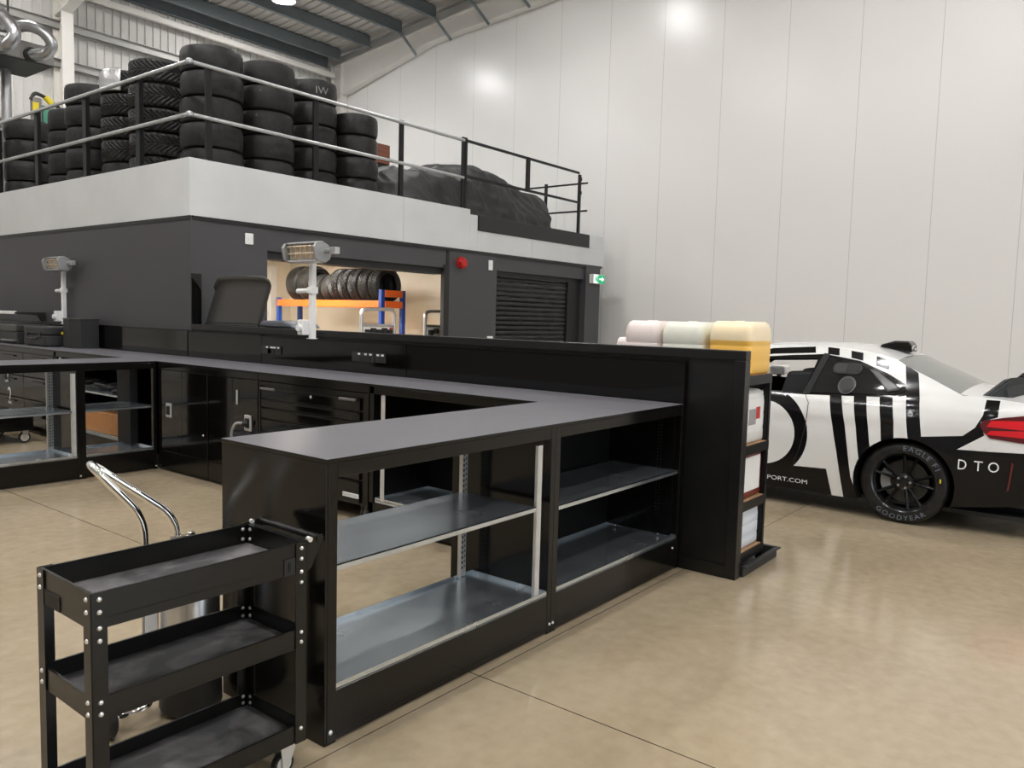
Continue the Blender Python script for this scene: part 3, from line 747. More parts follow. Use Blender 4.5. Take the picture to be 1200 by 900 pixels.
t = thing('door_cabinet', 'glossy black door cabinet with a grey cable plugged into its front', 'cabinet', (3.755, 5.88, 0))
carcase(t, 5.52, 6.25)
build('door', front(5.88, 6.245, .19, .935), 'gloss', t, bevel=.002); build('door', front(5.525, 5.877, .19, .935), 'gloss', t, bevel=.002)
build('header', front(5.52, 6.25, .94, .992), 'cab', t, bevel=.002); build('plinth', front(5.52, 6.25, .02, .186), 'cab', t, bevel=.002)
plug(t, 5.65, .58)
build('handle', MB().box(3.744, 5.80, .72, 3.755, 5.815, .84), 'galv', t, bevel=.002)
t2 = thing('power_cable', 'grey cable and black plug hanging from the socket on the inner cabinets', 'cable', (3.7, 5.65, .5))
build('cord', MB().tube(fillet([(3.71,5.66,.58),(3.665,5.70,.585),(3.655,5.75,.50),(3.69,5.74,.25),(3.68,5.72,.015)], .09), .012, 8), 'heatgrey', t2, smooth=40)
build('plug', MB().tube([(3.736,5.65,.58),(3.70,5.665,.58)], [.028,.022], 12), 'black', t2, smooth=40)
# rolling drawer chest
t = thing('drawer_chest', 'black rolling drawer chest under the long worktop', 'chest', (3.76, 4.85, 0))
build('body', MB().box(3.775, 4.21, .12, 4.32, 5.50, .93), 'cab', t, bevel=.004)
build('frame', front(4.20, 4.225, .1, .935, 3.752, .03).box(3.752, 5.485, .1, 3.782, 5.51, .935).box(3.752, 4.225, .905, 3.775, 5.485, .935), 'cab', t, bevel=.002)
zs = [.13, .30, .43, .54, .64, .73, .80, .9]
for a, b in zip(zs, zs[1:]):
    dr_ = build('drawer', MB().box(3.757, 4.30, a+.004, 3.776, 5.48, b-.006), 'gloss', t, bevel=.003)
    build('pull', MB().box(3.747, 4.31, b-.022, 3.757, 5.47, b-.012), 'cab', dr_, bevel=.002)
for yy in (5.38, 4.42): build('catch', MB().box(3.735, yy-.09, .872, 3.757, yy+.09, .89), 'ductbox', t, bevel=.004)
bolt((3.757, 4.85, .86), 0, .012, t)
lb = build('name_plate', MB().box(3.751, 4.30, .17, 3.757, 4.47, .20), 'label', t)
vs, fs, wv = text_mesh('POWERTOOL', .022)
g = MB().add([(3.7500, 4.465-v[0]*.155/wv, .178+v[1]) for v in vs], fs); build('lettering', g, 'labelg', lb, fix=False)
def castor(x, y, parent, r=.042, top=.12, name='castor', ax=1):
    c = build(name, MB().lathe([(.001,-.014),(r*.7,-.014),(r*.72,-.012),(r*.72,.012),(r*.7,.014),(.001,.014)], (x,y,r), ax, 24), 'boltm', parent, smooth=40)
    build('tread', MB().lathe([(r*.72,-.013),(r*.95,-.013),(r,-.006),(r,.006),(r*.95,.013),(r*.72,.013)], (x,y,r), ax, 28), 'rubber', c, smooth=40)
    if ax == 1: g = MB().prism([(x-.012,r-.014),(x+.012,r-.014),(x+.045,top),(x-.03,top)], 1, y-.022, y-.018).prism([(x-.012,r-.014),(x+.012,r-.014),(x+.045,top),(x-.03,top)], 1, y+.018, y+.022).box(x-.035,y-.03,top-.004,x+.05,y+.03,top)
    else: g = MB().prism([(y-.012,r-.014),(y+.012,r-.014),(y+.045,top),(y-.03,top)], 0, x-.022, x-.018).prism([(y-.012,r-.014),(y+.012,r-.014),(y+.045,top),(y-.03,top)], 0, x+.018, x+.022).box(x-.03,y-.035,top-.004,x+.03,y+.05,top)
    build('fork', g, 'galv', c, bevel=.001)
for xx, yy in ((3.84, 4.32), (3.84, 5.40), (4.25, 4.32), (4.25, 5.40)): castor(xx, yy, t, .045, .12)
hd = build('header_rail', front(4.195, 5.515, .942, .992), 'cab', bevel=.002); tag(hd, 'black rail under the long worktop, above the rolling drawer chest', 'rail'); recenter(hd, (3.76, 4.85, .942))
# shelf unit right of the chest
def back_shelves(label, y0, y1, z_shelf, upy=None):
    t = thing('shelf_unit', label, 'cabinet', (3.755, y0, 0))
    build('header', front(y0, y1, .94, .992), 'cab', t, bevel=.002); build('plinth', front(y0, y1, .02, .17), 'cab', t, bevel=.002)
    build('carcase', MB().box(3.755, y0, .02, 4.35, y0+.03, .992).box(3.755, y1-.04, .02, 4.35, y1, .992).box(4.33, y0+.03, .02, 4.35, y1-.04, .99), 'cabin', t)
    g = MB(); tray(g, 3.765, 4.3, y0+.032, y1-.05, .19, .016); build('tray', g, 'shelf', t)
    if z_shelf: g = MB(); tray(g, 3.775, 4.3, y0+.032, y1-.05, z_shelf, 0.); build('shelf', g, 'shelf', t)
    if upy: build('upright', MB().box(3.762, upy-.035, .19, 3.766, upy+.0, .935).box(3.762, upy, .19, 3.79, upy+.004, .935), 'galv', t)
    return t
back_shelves('black open shelf unit right of the rolling drawer chest', 2.73, 4.19, None, 4.08)
back_shelves('black open shelf unit beyond the far bench, holding the cardboard box', 7.74, 9.3, .62, 9.2)
t = thing('drawer_cabinet', 'black drawer cabinet beyond the far bench, with a white numeral two', 'cabinet', (3.755, 10.0, 0))
carcase(t, 9.32, 11.8, .1)
for i in range(3):
    for k, (a, b) in enumerate(((.12,.40),(.41,.66),(.67,.935))):
        d = build('drawer', front(9.33+i*.82, 10.14+i*.82, a, b), 'gloss', t, bevel=.002)
        build('handle', MB().box(3.735, 9.55+i*.82, b-.05, 3.757, 9.92+i*.82, b-.035), 'cab', d, bevel=.003)
build('header', front(9.32, 11.8, .94, .992), 'cab', t, bevel=.002)
vs, fs, wv = text_mesh('2', .29)
build('numeral', MB().add([(3.7535, 10.62-v[0]*.8, .31+v[1]) for v in vs], fs), 'letter', t, fix=False)
plug(t, 10.62, .63)
for yy in (9.5, 11.6): castor(3.85, yy, t, .05, .1)
# far side: boxes seen through the bench
t = thing('cardboard_box', 'brown cardboard box on the low shelf behind the far bench', 'box', (4.05, 8.6, .19))
build('body', MB().box(3.82, 7.83, .192, 4.2, 8.75, .405), 'card', t, bevel=.004)
build('label', MB().box(3.817, 7.86, .25, 3.82, 7.92, .38), 'label', t)
build('tape', MB().box(3.97, 7.828, .2, 4.04, 8.752, .407), 'ply', t)
t = thing('cable_bundle', 'tangle of black cables on the upper shelf behind the far bench', 'cable', (3.95, 8.5, .62))
for k in range(6):
    cx, cy = 3.93+.05*(k%2), 8.1+k*.16
    build('coil', MB().tube([(cx+.11*math.cos(a)+.02*math.sin(3*a+k), cy+.11*math.sin(a), .64+.02*(k%3)+.015*math.sin(2*a+k)) for a in [2*PI*i/20 for i in range(20)]], .018, 8, closed=True), 'rubber', t, smooth=50)
t = thing('connector', 'small chrome connector beside the black cables on the upper shelf', 'connector', (3.82, 8.95, .62))
build('barrel', MB().cyl((3.82,8.9,.65),(3.82,9.0,.65),.028,14), 'chrome', t, smooth=40); build('collar', MB().cyl((3.82,8.93,.65),(3.82,8.95,.65),.034,14), 'steel', t, smooth=40)
t = thing('mobile_chest', 'low black wheeled chest on the floor behind the far bench', 'chest', (2.9, 9.6, 0))
build('body', MB().box(2.75, 9.35, .14, 3.55, 10.2, .30), 'cab', t, bevel=.006); build('lid', MB().box(2.74, 9.34, .30, 3.56, 10.21, .325), 'cab', t, bevel=.006)
for xx, yy in ((2.82, 9.42), (3.48, 9.42), (2.82, 10.12), (3.48, 10.12)): castor(xx, yy, t, .06, .14)

# cases on the far worktop
t = thing('equipment_case', 'black hard case with a yellow sticker on the far worktop', 'case', (4.1, 10.2, 1.009))
build('body', MB().prism(rrect(3.93,9.97,4.30,10.62,.06), 2, 1.02, 1.14), 'case', t, bevel=.01)
build('lid', MB().prism(rrect(3.93,9.97,4.30,10.62,.06), 2, 1.145, 1.245), 'case', t, bevel=.02)
build('handle', MB().tube(fillet([(3.93,10.4,1.11),(3.89,10.4,1.10),(3.89,10.2,1.10),(3.93,10.2,1.11)],.03),.012,8), 'case', t, smooth=50)
for yy in (10.48, 10.12): build('latch', MB().box(3.92, yy-.025, 1.11, 3.935, yy+.025, 1.18), 'case', t, bevel=.003)
build('sticker', MB().box(4.105, 9.9655, 1.155, 4.21, 9.971, 1.185), 'yellow', t)
for yy in (10.03, 10.55):
    for xx in (4.0, 4.22): build('foot', MB().box(xx-.03, yy-.03, 1.009, xx+.03, yy+.03, 1.021), 'rubber', t)
t = thing('speaker_box', 'tall black box beside the hard case on the far worktop', 'box', (4.2, 9.65, 1.009))
build('body', MB().prism([(4.07,9.83),(4.07,9.66),(4.12,9.50),(4.33,9.50),(4.33,9.83)], 2, 1.009, 1.335), 'case', t, bevel=.006)
build('lid', MB().prism([(4.065,9.835),(4.065,9.655),(4.115,9.495),(4.335,9.495),(4.335,9.835)], 2, 1.335, 1.352), 'hood', t, bevel=.004)
t = thing('equipment_case', 'long grey-lidded case at the left edge, on the far worktop', 'case', (4.1, 11.4, 1.009))
build('body', MB().box(3.92, 10.75, 1.009, 4.3, 12.1, 1.16), 'case', t, bevel=.012); build('lid', MB().box(3.91, 10.74, 1.16, 4.31, 12.11, 1.25), 'hood', t, bevel=.015)
for yy in (10.95, 11.6): build('rail', MB().box(3.88, yy-.2, 1.05, 3.92, yy+.2, 1.062), 'steel', t)
t = thing('wall_bracket', 'black wall bracket with a white bar at the left photo edge', 'bracket', (4.35, 11.2, 1.3))
build('arm', MB().prism([(4.40,1.27),(4.40,1.40),(4.05,1.40),(4.05,1.375),(4.3,1.36),(4.37,1.27)], 1, 11.13, 11.17), 'black', t)
build('bar', MB().box(4.02, 11.17, 1.37, 4.08, 12.3, 1.41), 'whitep', t, bevel=.008)

# ------------------------------------------------------------------ heat lamps on poles
def heater(y, label, flip=1):
    t = thing('heat_lamp', label, 'heater', (4.33, y, 1.268), 0, 'heat lamps on white poles')
    build('pole', MB().box(4.300, y-.024, 1.268, 4.345, y+.024, 1.94), 'whitep', t, bevel=.005)
    build('foot', MB().box(4.29, y-.035, 1.268, 4.351, y+.035, 1.274), 'whitep', t)
    b = build('control_box', MB().box(4.24, y+.025, 1.30, 4.33, y+.10, 1.43), 'whitep', t, bevel=.008)
    build('dial', MB().cyl((4.24,y+.06,1.36),(4.215,y+.06,1.36),.028,14), 'whitep', b, smooth=40)
    build('clamp', MB().box(4.29, y-.034, 1.655, 4.355, y+.034, 1.71).cyl((4.32,y+.03,1.68),(4.32,y+.20,1.675),.022,10), 'whitep', t, bevel=.003)
    # trough reflector along Y, open towards the room and down
    ax, az = 4.255, 2.005
    L0, L1 = y-.20, y+.19
    TA = math.radians(-32)
    def tl(P_): return [(ax+.86*((px-ax)*math.cos(TA)-(pz-az)*math.sin(TA)), az+.86*((px-ax)*math.sin(TA)+(pz-az)*math.cos(TA))) for px, pz in P_]
    outer = [(ax-.11, az+.02), (ax-.06, az+.075), (ax+.02, az+.085), (ax+.09, az+.05), (ax+.11, az-.02), (ax+.08, az-.085), (ax+.0, az-.115)]
    o_ = outer; outer = tl(outer)
    inner = [(ax-.005, az-.10), (ax+.065, az-.075), (ax+.09, az-.02), (ax+.075, az+.04), (ax+.015, az+.07), (ax-.05, az+.06), (ax-.095, az+.018)]
    inner = tl(inner)
    build('shroud', MB().prism(outer+inner, 1, L0, L1), 'tube', t, smooth=45)
    for a, b in ((L0-.03, L0), (L1, L1+.03)): build('end_cap', MB().prism(outer+tl([(ax-.03, az-.115), (ax-.112, az-.03)]), 1, a, b), 'heatgrey', t, bevel=.006)
    rf = build('reflector', MB().prism(tl([(ax-.07,az+.03),(ax-.04,az+.045),(ax+.03,az-.05),(ax+.01,az-.08)]), 1, L0+.01, L1-.01), 'element', t)
    for k in range(2):
        hx, hz = tl([(ax-.075+.04*k, az+.005-.055*k)])[0]; build('heating_tube', MB().cyl((hx,L0+.01,hz),(hx,L1-.01,hz),.010,8), 'element', t, smooth=40)
    for k in range(5):
        yy = L0+.06+k*(L1-L0-.12)/4; (w1, w2) = tl([(ax-.105,az+.015),(ax-.005,az-.11)]); build('guard_wire', MB().cyl((w1[0],yy,w1[1]),(w2[0],yy,w2[1]),.0022,6), 'chrome', t)
    build('bracket', MB().cyl((ax+.03,L0-.03,az),(ax+.03,L0-.11,az+.005),.022,10).box(ax+.005,L0-.17,az-.025,ax+.055,L0-.10,az+.03), 'tube', t, bevel=.003)
heater(5.565, 'near heat lamp on a white pole, in front of the store opening')
heater(10.40, 'far heat lamp on a white pole, against the dark mezzanine side wall')

# open curved shell and blue-grey lid behind the partition
rows = []
for i in range(17):
    t_ = i/16; z = 1.345+.47*t_; row = []
    lip = max(0, t_-.8)/.2
    for j in range(25):
        u = j/24; y0_ = 7.56-.10*t_; y1_ = 6.64-.12*t_
        y = y0_+(y1_-y0_)*u
        rc = .09*max(0, 1-u/.12)**2+.03*max(0, (u-.9)/.1)**2
        row.append((4.53+.07*t_-.05*lip**2-.02*math.sin(u*PI)*t_, y, z-rc*t_**2+.02*math.sin(u*PI)*lip))
    rows.append(row)
t = thing('shell_cover', 'dark grey curved shell standing open behind the partition', 'cover', (4.7, 7.03, 1.3))
o = build('shell', MB().grid(rows), 'hood', t, smooth=60); sol = o.modifiers.new('t', 'SOLIDIFY'); sol.thickness = .02; sol.offset = 0
build('base', MB().box(4.50, 6.60, 0, 5.0, 7.58, 1.335), 'case', t, bevel=.02)
build('hinge', MB().cyl((4.515,6.62,1.345),(4.515,7.55,1.345),.014,8), 'black', t, smooth=40)
t = thing('bin', 'blue-grey lidded bin behind the partition, below the near heat lamp', 'bin', (4.75, 6.2, 0))
build('body', MB().box(4.50, 6.08, 0, 4.78, 6.55, 1.345), 'case', t, bevel=.03)
build('lid', MB().prism([(6.04,1.345),(6.575,1.345),(6.57,1.38),(6.52,1.405),(6.22,1.412),(6.10,1.385)], 0, 4.48, 4.80), 'bin', t, bevel=.02)

# ------------------------------------------------------------------ service cart (front left)
CZ = .77
cart = thing('service_cart', 'black three-tray service cart on castors in the left foreground', 'cart', (.894, 2.036, 0), math.radians(-.45))
LX, LY = .668, .33
def cbuild(name, mb, m, parent=None, **k): return build(name, mb, m, parent or cart, local=True, **k)
def angle_post(x, y, sx, sy):
    g = MB().box(min(x,x+sx*.042), min(y,y+sy*.003), .11, max(x,x+sx*.042), max(y,y+sy*.003), CZ).box(min(x,x+sx*.003), min(y,y+sy*.042), .11, max(x,x+sx*.003), max(y,y+sy*.042), CZ)
    return cbuild('post', g, 'cart')
posts = [angle_post(0,0,1,1), angle_post(LX,0,-1,1), angle_post(0,LY,1,-1), angle_post(LX,LY,-1,-1)]
def ctray(z0, z1, floorz):
    e = .0045
    g = MB().box(e, e, floorz-.002, LX-e, LY-e, floorz)
    for b in ((e,e,z0,LX-e,e+.002,z1),(e,LY-e-.002,z0,LX-e,LY-e,z1),(e,e+.002,z0,e+.002,LY-e-.002,z1),(LX-e-.002,e+.002,z0,LX-e,LY-e-.002,z1)): g.box(*b)
    for b in ((e,e,z1-.001,LX-e,e+.008,z1+.001),(e,LY-e-.008,z1-.001,LX-e,LY-e,z1+.001),(e,e+.008,z1-.001,e+.008,LY-e-.008,z1+.001),(LX-e-.008,e+.008,z1-.001,LX-e,LY-e-.008,z1+.001)): g.box(*b)
    t = cbuild('tray', g, 'cart')
    build('mat', MB().box(e+.003, e+.003, floorz, LX-e-.003, LY-e-.003, floorz+.003), 'traymat', t, local=True)
    return t
ctray(.672, .768, .70); ctray(.425, .488, .435); ctray(.112, .17, .122)
# gussets under the top tray
for (x, y) in ((.0075, .0), (LX-.0095, .0)): pass
cbuild('cutout', MB().box(.0015, LY-.14, .674, .0046, LY-.044, .716), 'black'); cbuild('cutout', MB().box(LX-.085, .0015, .674, LX-.044, .0046, .726), 'black')
cbuild('slide_clip', MB().box(LX-.072, .0005, .684, LX-.062, .0016, .715), 'cage')
def cb(x, y, z, axis, sgn):
    r_ = .0066; prof = [(.0008, .0055*sgn), (r_*.55, .005*sgn), (r_*.95, .0025*sgn), (r_, 0)]
    cbuild('bolt', MB().lathe(prof, (x, y, z), axis, 12, closed=False), 'boltm', smooth=60)
for z in (.752, .718, .676, .642, .478, .446, .158): cb(.022, 0, z, 1, -1)
for z in (.752, .718, .676, .642, .478, .446, .158): cb(LX-.022, 0, z, 1, -1)
for z in (.752, .718, .642, .478, .446, .158): cb(0, .022, z, 0, -1)
for z in (.752, .718, .478, .446, .158): cb(0, LY-.022, z, 0, -1)
for z0 in (.752, .718, .475, .448, .158, .135):
    cb(LX-.024, LY-.0067, z0, 1, -1); cb(LX-.0067, LY-.024, z0, 0, -1)
# push handle on the right end
for y in (.004, LY-.007):
    cbuild('handle_bracket', MB().prism([(LX-.04,.645),(LX-.04,CZ),(LX+.062,CZ+.012),(LX+.068,CZ),(LX+.02,.68)], 1, y, y+.003), 'cart')
cbuild('handle_bar', MB().cyl((LX+.05,-.0,CZ+.0),(LX+.05,LY+.0,CZ+.0),.012,12), 'cart', smooth=40)
cbuild('handle_bar', MB().box(LX+.0, .005, CZ-.012, LX+.014, LY-.005, CZ-.002), 'cart')
for y in (.0, LY): cbuild('handle_nut', MB().cyl((LX+.01,y-.004,CZ+.004),(LX+.01,y+.012 if y==0 else y-.012,CZ+.004),.009,8), 'boltm', smooth=40)
for xx, yy in ((LX-.06,.045),(.06,.045),(LX-.06,LY-.045),(.06,LY-.045)):
    c = cbuild('castor', MB().lathe([(.001,-.012),(.026,-.012),(.028,-.010),(.028,.010),(.026,.012),(.001,.012)], (xx,yy,.038), 1, 24), 'boltm', smooth=40)
    build('tread', MB().lathe([(.028,-.011),(.036,-.011),(.038,-.006),(.038,.006),(.036,.011),(.028,.011)], (xx,yy,.038), 1, 28), 'rubber', c, smooth=40, local=True)
    g = MB()
    for s in (-.02, .017): g.prism([(xx-.01,.026),(xx+.012,.028),(xx+.045,.108),(xx-.02,.108)], 1, yy+s, yy+s+.003)
    g.box(xx-.03, yy-.03, .105, xx+.05, yy+.03, .1115)
    build('fork', g, 'galv', c, local=True, bevel=.001)

# chrome handled canister trolley behind the cart
t = thing('canister_trolley', 'chrome-handled trolley with a grey canister behind the service cart', 'trolley', (1.48, 2.82, 0))
def strand(dx, dy):
    return [(1.40+dx, 2.74+dy, .05), (1.40+dx, 2.74+dy, .69)]
pa = Vector((1.395, 2.78, .05)); 
path = fillet([(1.425,2.80,.05),(1.425,2.80,.735),(1.265,2.84,.935),(1.30,2.95,.935),(1.58,2.86,.70),(1.60,2.85,.05)], .08, 8)
build('push_handle', MB().tube(path, .0145, 12), 'chrome', t, smooth=60)
build('clamp_knob', MB().cyl((1.55,2.85,.615),(1.63,2.835,.615),.013,10).lathe([(.001,-.012),(.018,-.012),(.02,0),(.018,.012),(.001,.012)], (1.625,2.835,.62), 0, 12), 'chrome', t, smooth=40)
build('canister', MB().lathe([(.001,.20),(.102,.20),(.104,.21),(.104,.47),(.098,.49),(.04,.50),(.001,.50)], (1.545,2.70,0), 2, 32), 'steel', t, smooth=40)
build('canister_base', MB().lathe([(.001,.015),(.106,.015),(.112,.03),(.108,.20),(.001,.20)], (1.545,2.70,0), 2, 32), 'case', t, smooth=40)
build('label', MB().box(1.392, 2.735, .12, 1.436, 2.74, .43), 'label', t)
build('back_plate', MB().box(1.385, 2.741, .08, 1.443, 2.75, .46), 'steel', t)
build('axle', MB().cyl((1.25,2.72,.058),(1.70,2.86,.058),.011,10), 'chrome', t, smooth=40)
build('foot_loop', MB().tube(fillet([(1.425,2.8,.10),(1.37,2.66,.08),(1.27,2.74,.05),(1.40,2.86,.06)], .06), .013, 10), 'chrome', t, smooth=40)
for p in ((1.245, 2.72), (1.70, 2.86)): build('wheel', MB().lathe([(.012,-.016),(.05,-.016),(.058,-.008),(.058,.008),(.05,.016),(.012,.016)], (p[0],p[1],.058), 0, 24), 'rubber', t, smooth=40)

# ------------------------------------------------------------------ fluid rack at the partition's end
t = thing('storage_rack', 'black steel rack with chipboard shelves behind the partition end', 'rack', (4.75, 1.78, 0))
RX0, RX1, RY0, RY1 = 4.50, 4.90, 1.765, 2.72
for x in (RX0, RX1-.035):
    for y in (RY0, RY1-.035):
        build('upright', MB().box(x, y, .015, x+.035, y+.004, 1.185).box(x, y, .015, x+.004, y+.035, 1.185), 'blacksteel', t)
for z in (.11, .42, .76, 1.18):
    g = MB().box(RX0, RY0-.002, z-.045, RX1, RY0+.001, z+.012).box(RX0, RY1-.001, z-.045, RX1, RY1+.002, z+.012).box(RX0-.002, RY0, z-.045, RX0+.001, RY1, z+.012).box(RX1-.001, RY0, z-.045, RX1+.002, RY1, z+.012)
    build('shelf_beam', g, 'blacksteel', t)
    build('shelf_board', MB().box(RX0+.004, RY0+.004, z, RX1-.004, RY1-.004, z+.014), 'ply', t)
t = thing('drip_tray', 'shallow black drip tray on the floor under the rack', 'tray', (4.75, 1.75, 0))
g = MB().box(4.48, 1.735, .002, 5.02, 2.75, .008)
for b in ((4.47,1.72,4.48,2.76),(5.02,1.72,5.03,2.76),(4.48,1.72,5.02,1.735),(4.48,2.75,5.02,2.76)): g.box(b[0], b[1], .002, b[2], b[3], .065)
build('basin', g, 'case', t, bevel=.004); build('rim', MB().box(4.462,1.70,.06,5.045,1.722,.067).box(5.03,1.722,.06,5.045,2.77,.067), 'case', t)
def can(name, label, x, y, z, lx, ly, lz, m, group, capc='whitep', lab=None, r=.045):
    t = thing(name, label, 'can', (x, y, z), 0, group)
    body = MB()
    secs = [(0,.90),(.012,1.),(.06*lz/.3,1.),(.28*lz,.985),(.30*lz,1.),(.52*lz,1.),(.54*lz,.985),(.56*lz,1.),(lz-.075,1.),(lz-.04,.97),(lz-.012,.9),(lz,.78)]
    ring = rrect(-lx/2,-ly/2,lx/2,ly/2,r,6); rows = []
    for zz, s in secs: rows.append([(px*s, py*s, zz) for px, py in ring])
    n = len(ring)
    v = [q for R_ in rows for q in R_]
    f = [(i*n+k, i*n+(k+1)%n, (i+1)*n+(k+1)%n, (i+1)*n+k) for i in range(len(rows)-1) for k in range(n)]
    f += [tuple(range(n))[::-1], tuple((len(rows)-1)*n+k for k in range(n))]
    body.add(v, f); build('body', body, m, t, local=True, smooth=50)
    hy = [(-lx*.24,0,lz-.02),(-lx*.24,0,lz-.007),(lx*.12,0,lz-.007),(lx*.12,0,lz-.02)]
    build('handle', MB().tube(fillet(hy,.01), .011, 8), m, t, local=True, smooth=50)
    build('cap', MB().lathe([(.001,lz-.04),(.024,lz-.04),(.024,lz-.002),(.001,lz-.002)], (lx*.33,0,0), 2, 16), capc, t, local=True, smooth=40)
    if lab:
        p = build('label', MB().box(-lx*.34, -ly/2-.003, lz*lab[0], lx*.34, -ly/2+.001, lz*lab[1]), 'label', t, local=True)
        if lab[2]: build('print', MB().box(-lx*.24, -ly/2-.0045, lz*.35, lx*.05, -ly/2-.003, lz*.65), 'labelg', p, local=True); 
        if lab[2]: build('band', MB().box(lx*.05, -ly/2-.0045, lz*.45, lx*.22, -ly/2-.003, lz*.68), 'red', p, local=True)
    return t
can('jerrycan', 'can of yellow fluid at the front of the rack top', 4.715, 1.905, 1.195, .37, .27, .315, 'cany', 'cans on the rack top', r=.05)
can('jerrycan', 'pale greenish-white can behind the can of yellow fluid', 4.715, 2.215, 1.195, .37, .29, .305, 'cang', 'cans on the rack top', r=.05)
can('jerrycan', 'pinkish-white can third along the rack top', 4.715, 2.50, 1.195, .37, .25, .305, 'canp', 'cans on the rack top', r=.05)
can('jerrycan', 'small white can at the far end of the rack top', 4.74, 2.685, 1.195, .28, .09, .19, 'canp', 'cans on the rack top', r=.03)
can('jerrycan', 'milky white can with a printed label, on the rack shelf under the top', 4.70, 1.91, .775, .385, .24, .32, 'canw', 'cans on the rack shelves', lab=(.2,.85,True))
can('jerrycan', 'dark red can with a white label on the middle rack shelf', 4.70, 1.91, .435, .385, .24, .30, 'redcan', 'cans on the rack shelves', capc='black', lab=(.15,.85,False))
can('jerrycan', 'bluish-white can on the lowest rack shelf', 4.695, 1.91, .125, .375, .24, .265, 'canb', 'cans on the rack shelves')

# ------------------------------------------------------------------ extraction unit, top left
t = thing('extraction_unit', 'grey box extractor with silver flexible ducts hanging at top left', 'extractor', (4.6, 13.2, 5.0))
build('box', MB().box(3.6, 12.75, 4.98, 5.235, 13.73, 5.24), 'ductbox', t, bevel=.01)
build('underside', MB().box(3.62, 12.77, 4.97, 5.215, 13.71, 4.98), 'black', t)
build('flexible_duct', MB().tube(fillet([(4.92,12.74,5.06),(5.0,12.45,5.04),(5.07,12.35,5.16),(4.97,12.4,5.33),(4.82,12.55,5.41),(4.66,12.8,5.36),(4.5,13.2,5.5)], .16, 8), .078, 16), 'duct', t, smooth=60)
build('flexible_duct', MB().tube(fillet([(4.42,12.74,5.08),(4.50,12.4,5.02),(4.58,12.32,5.16),(4.50,12.4,5.36),(4.3,12.6,5.6),(4.0,12.9,5.7)], .16, 8), .085, 16), 'duct', t, smooth=60)
build('collar', MB().lathe([(.08,12.70),(.10,12.70),(.10,12.76),(.08,12.76)], (4.92,0,5.06), 1, 24), 'black', t, smooth=40)
build('collar', MB().lathe([(.087,12.70),(.107,12.70),(.107,12.76),(.087,12.76)], (4.42,0,5.08), 1, 24), 'black', t, smooth=40)
build('hanger_bar', MB().tube([(4.5,13.3,5.18),(5.28,13.3,5.2),(5.42,13.3,5.26),(5.46,13.3,5.31)], .018, 8), 'steel', t, smooth=40)
build('drop_rod', MB().cyl((4.95,13.6,5.2),(4.95,13.6,7.8),.018,8), 'black', t)
build('down_pipe', MB().cyl((4.86,13.5,2.94),(4.86,13.5,4.97),.07,20), 'duct', t, smooth=40)
t = thing('air_tool_stand', 'green and yellow machine head behind the far tyre stacks', 'machine', (5.85, 14.8, DK))
build('column', MB().box(5.86, 14.76, DK, 5.98, 14.9, 4.85), 'greenm', t, bevel=.01)
build('head', MB().box(5.70, 14.72, 4.55, 5.84, 14.86, 4.95), 'ductbox', t, bevel=.02)
build('yellow_guard', MB().box(5.69, 14.70, 4.66, 5.78, 14.72, 4.86), 'yellow', t)
build('yellow_sleeve', MB().tube([(5.90,14.74,4.99),(5.96,14.74,4.93),(6.0,14.74,4.88)], .05, 10), 'yellow', t, smooth=50)
build('arm', MB().tube(fillet([(5.68,14.76,4.9),(5.74,14.76,5.03),(5.9,14.76,4.99),(6.15,14.76,4.84)], .06), .03, 8), 'black', t, smooth=50)
build('foot', MB().box(5.7, 14.65, DK, 6.15, 15.0, DK+.04), 'greenm', t)

# ------------------------------------------------------------------ race car
XC = 7.465
def lerp(t, xs, ys):
    if t <= xs[0]: return ys[0]
    for i in range(len(xs)-1):
        if t <= xs[i+1]: return ys[i]+(ys[i+1]-ys[i])*(t-xs[i])/(xs[i+1]-xs[i])
    return ys[-1]
def w0(y, z):
    b = lerp(z, [0,.15,.3,.45,.62,.8,.93,.96,1.1,1.25,1.33,1.45], [.88,.90,.92,.93,.937,.92,.885,.855,.76,.645,.57,.45])
    py = lerp(y, [.2,.33,.40,.55,.8,1.3,4.2,4.7,5.0,5.1], [.5,.70,.80,.89,.96,1,1,.93,.78,.6])
    gy = lerp(y, [.3,.9,1.6,2.5,3.2,3.8], [.9,.93,.98,1.0,.98,.93])
    k = min(1, max(0, (z-.93)/.15)); k = k*k*(3-2*k)
    arch = 0
    for yc in (1.315, 4.1):
        d = math.hypot(y-yc, z-.32); arch = max(arch, .02*max(0, 1-abs(d-.36)/.16))
    crease = .012*math.exp(-((z-.80)/.035)**2)*min(1, max(0, (y-.6)/.3))
    return b*(py*(1-k)+gy*k)+arch+crease
OFF = [(a*.03, b*.022) for a in (-1,0,1) for b in (-2,-1,0,1,2)]
def wf(y, z): return sum(w0(y+a, z+b) for a, b in OFF)/15
def inside(p, poly):
    x, y = p; c = False; n = len(poly); j = n-1
    for i in range(n):
        xi, yi = poly[i]; xj, yj = poly[j]
        if (yi > y) != (yj > y) and x < (xj-xi)*(y-yi)/(yj-yi)+xi: c = not c
        j = i
    return c
def circ(cy, cz, r, n=48): return [(cy+r*math.cos(2*PI*k/n), cz+r*math.sin(2*PI*k/n)) for k in range(n)]
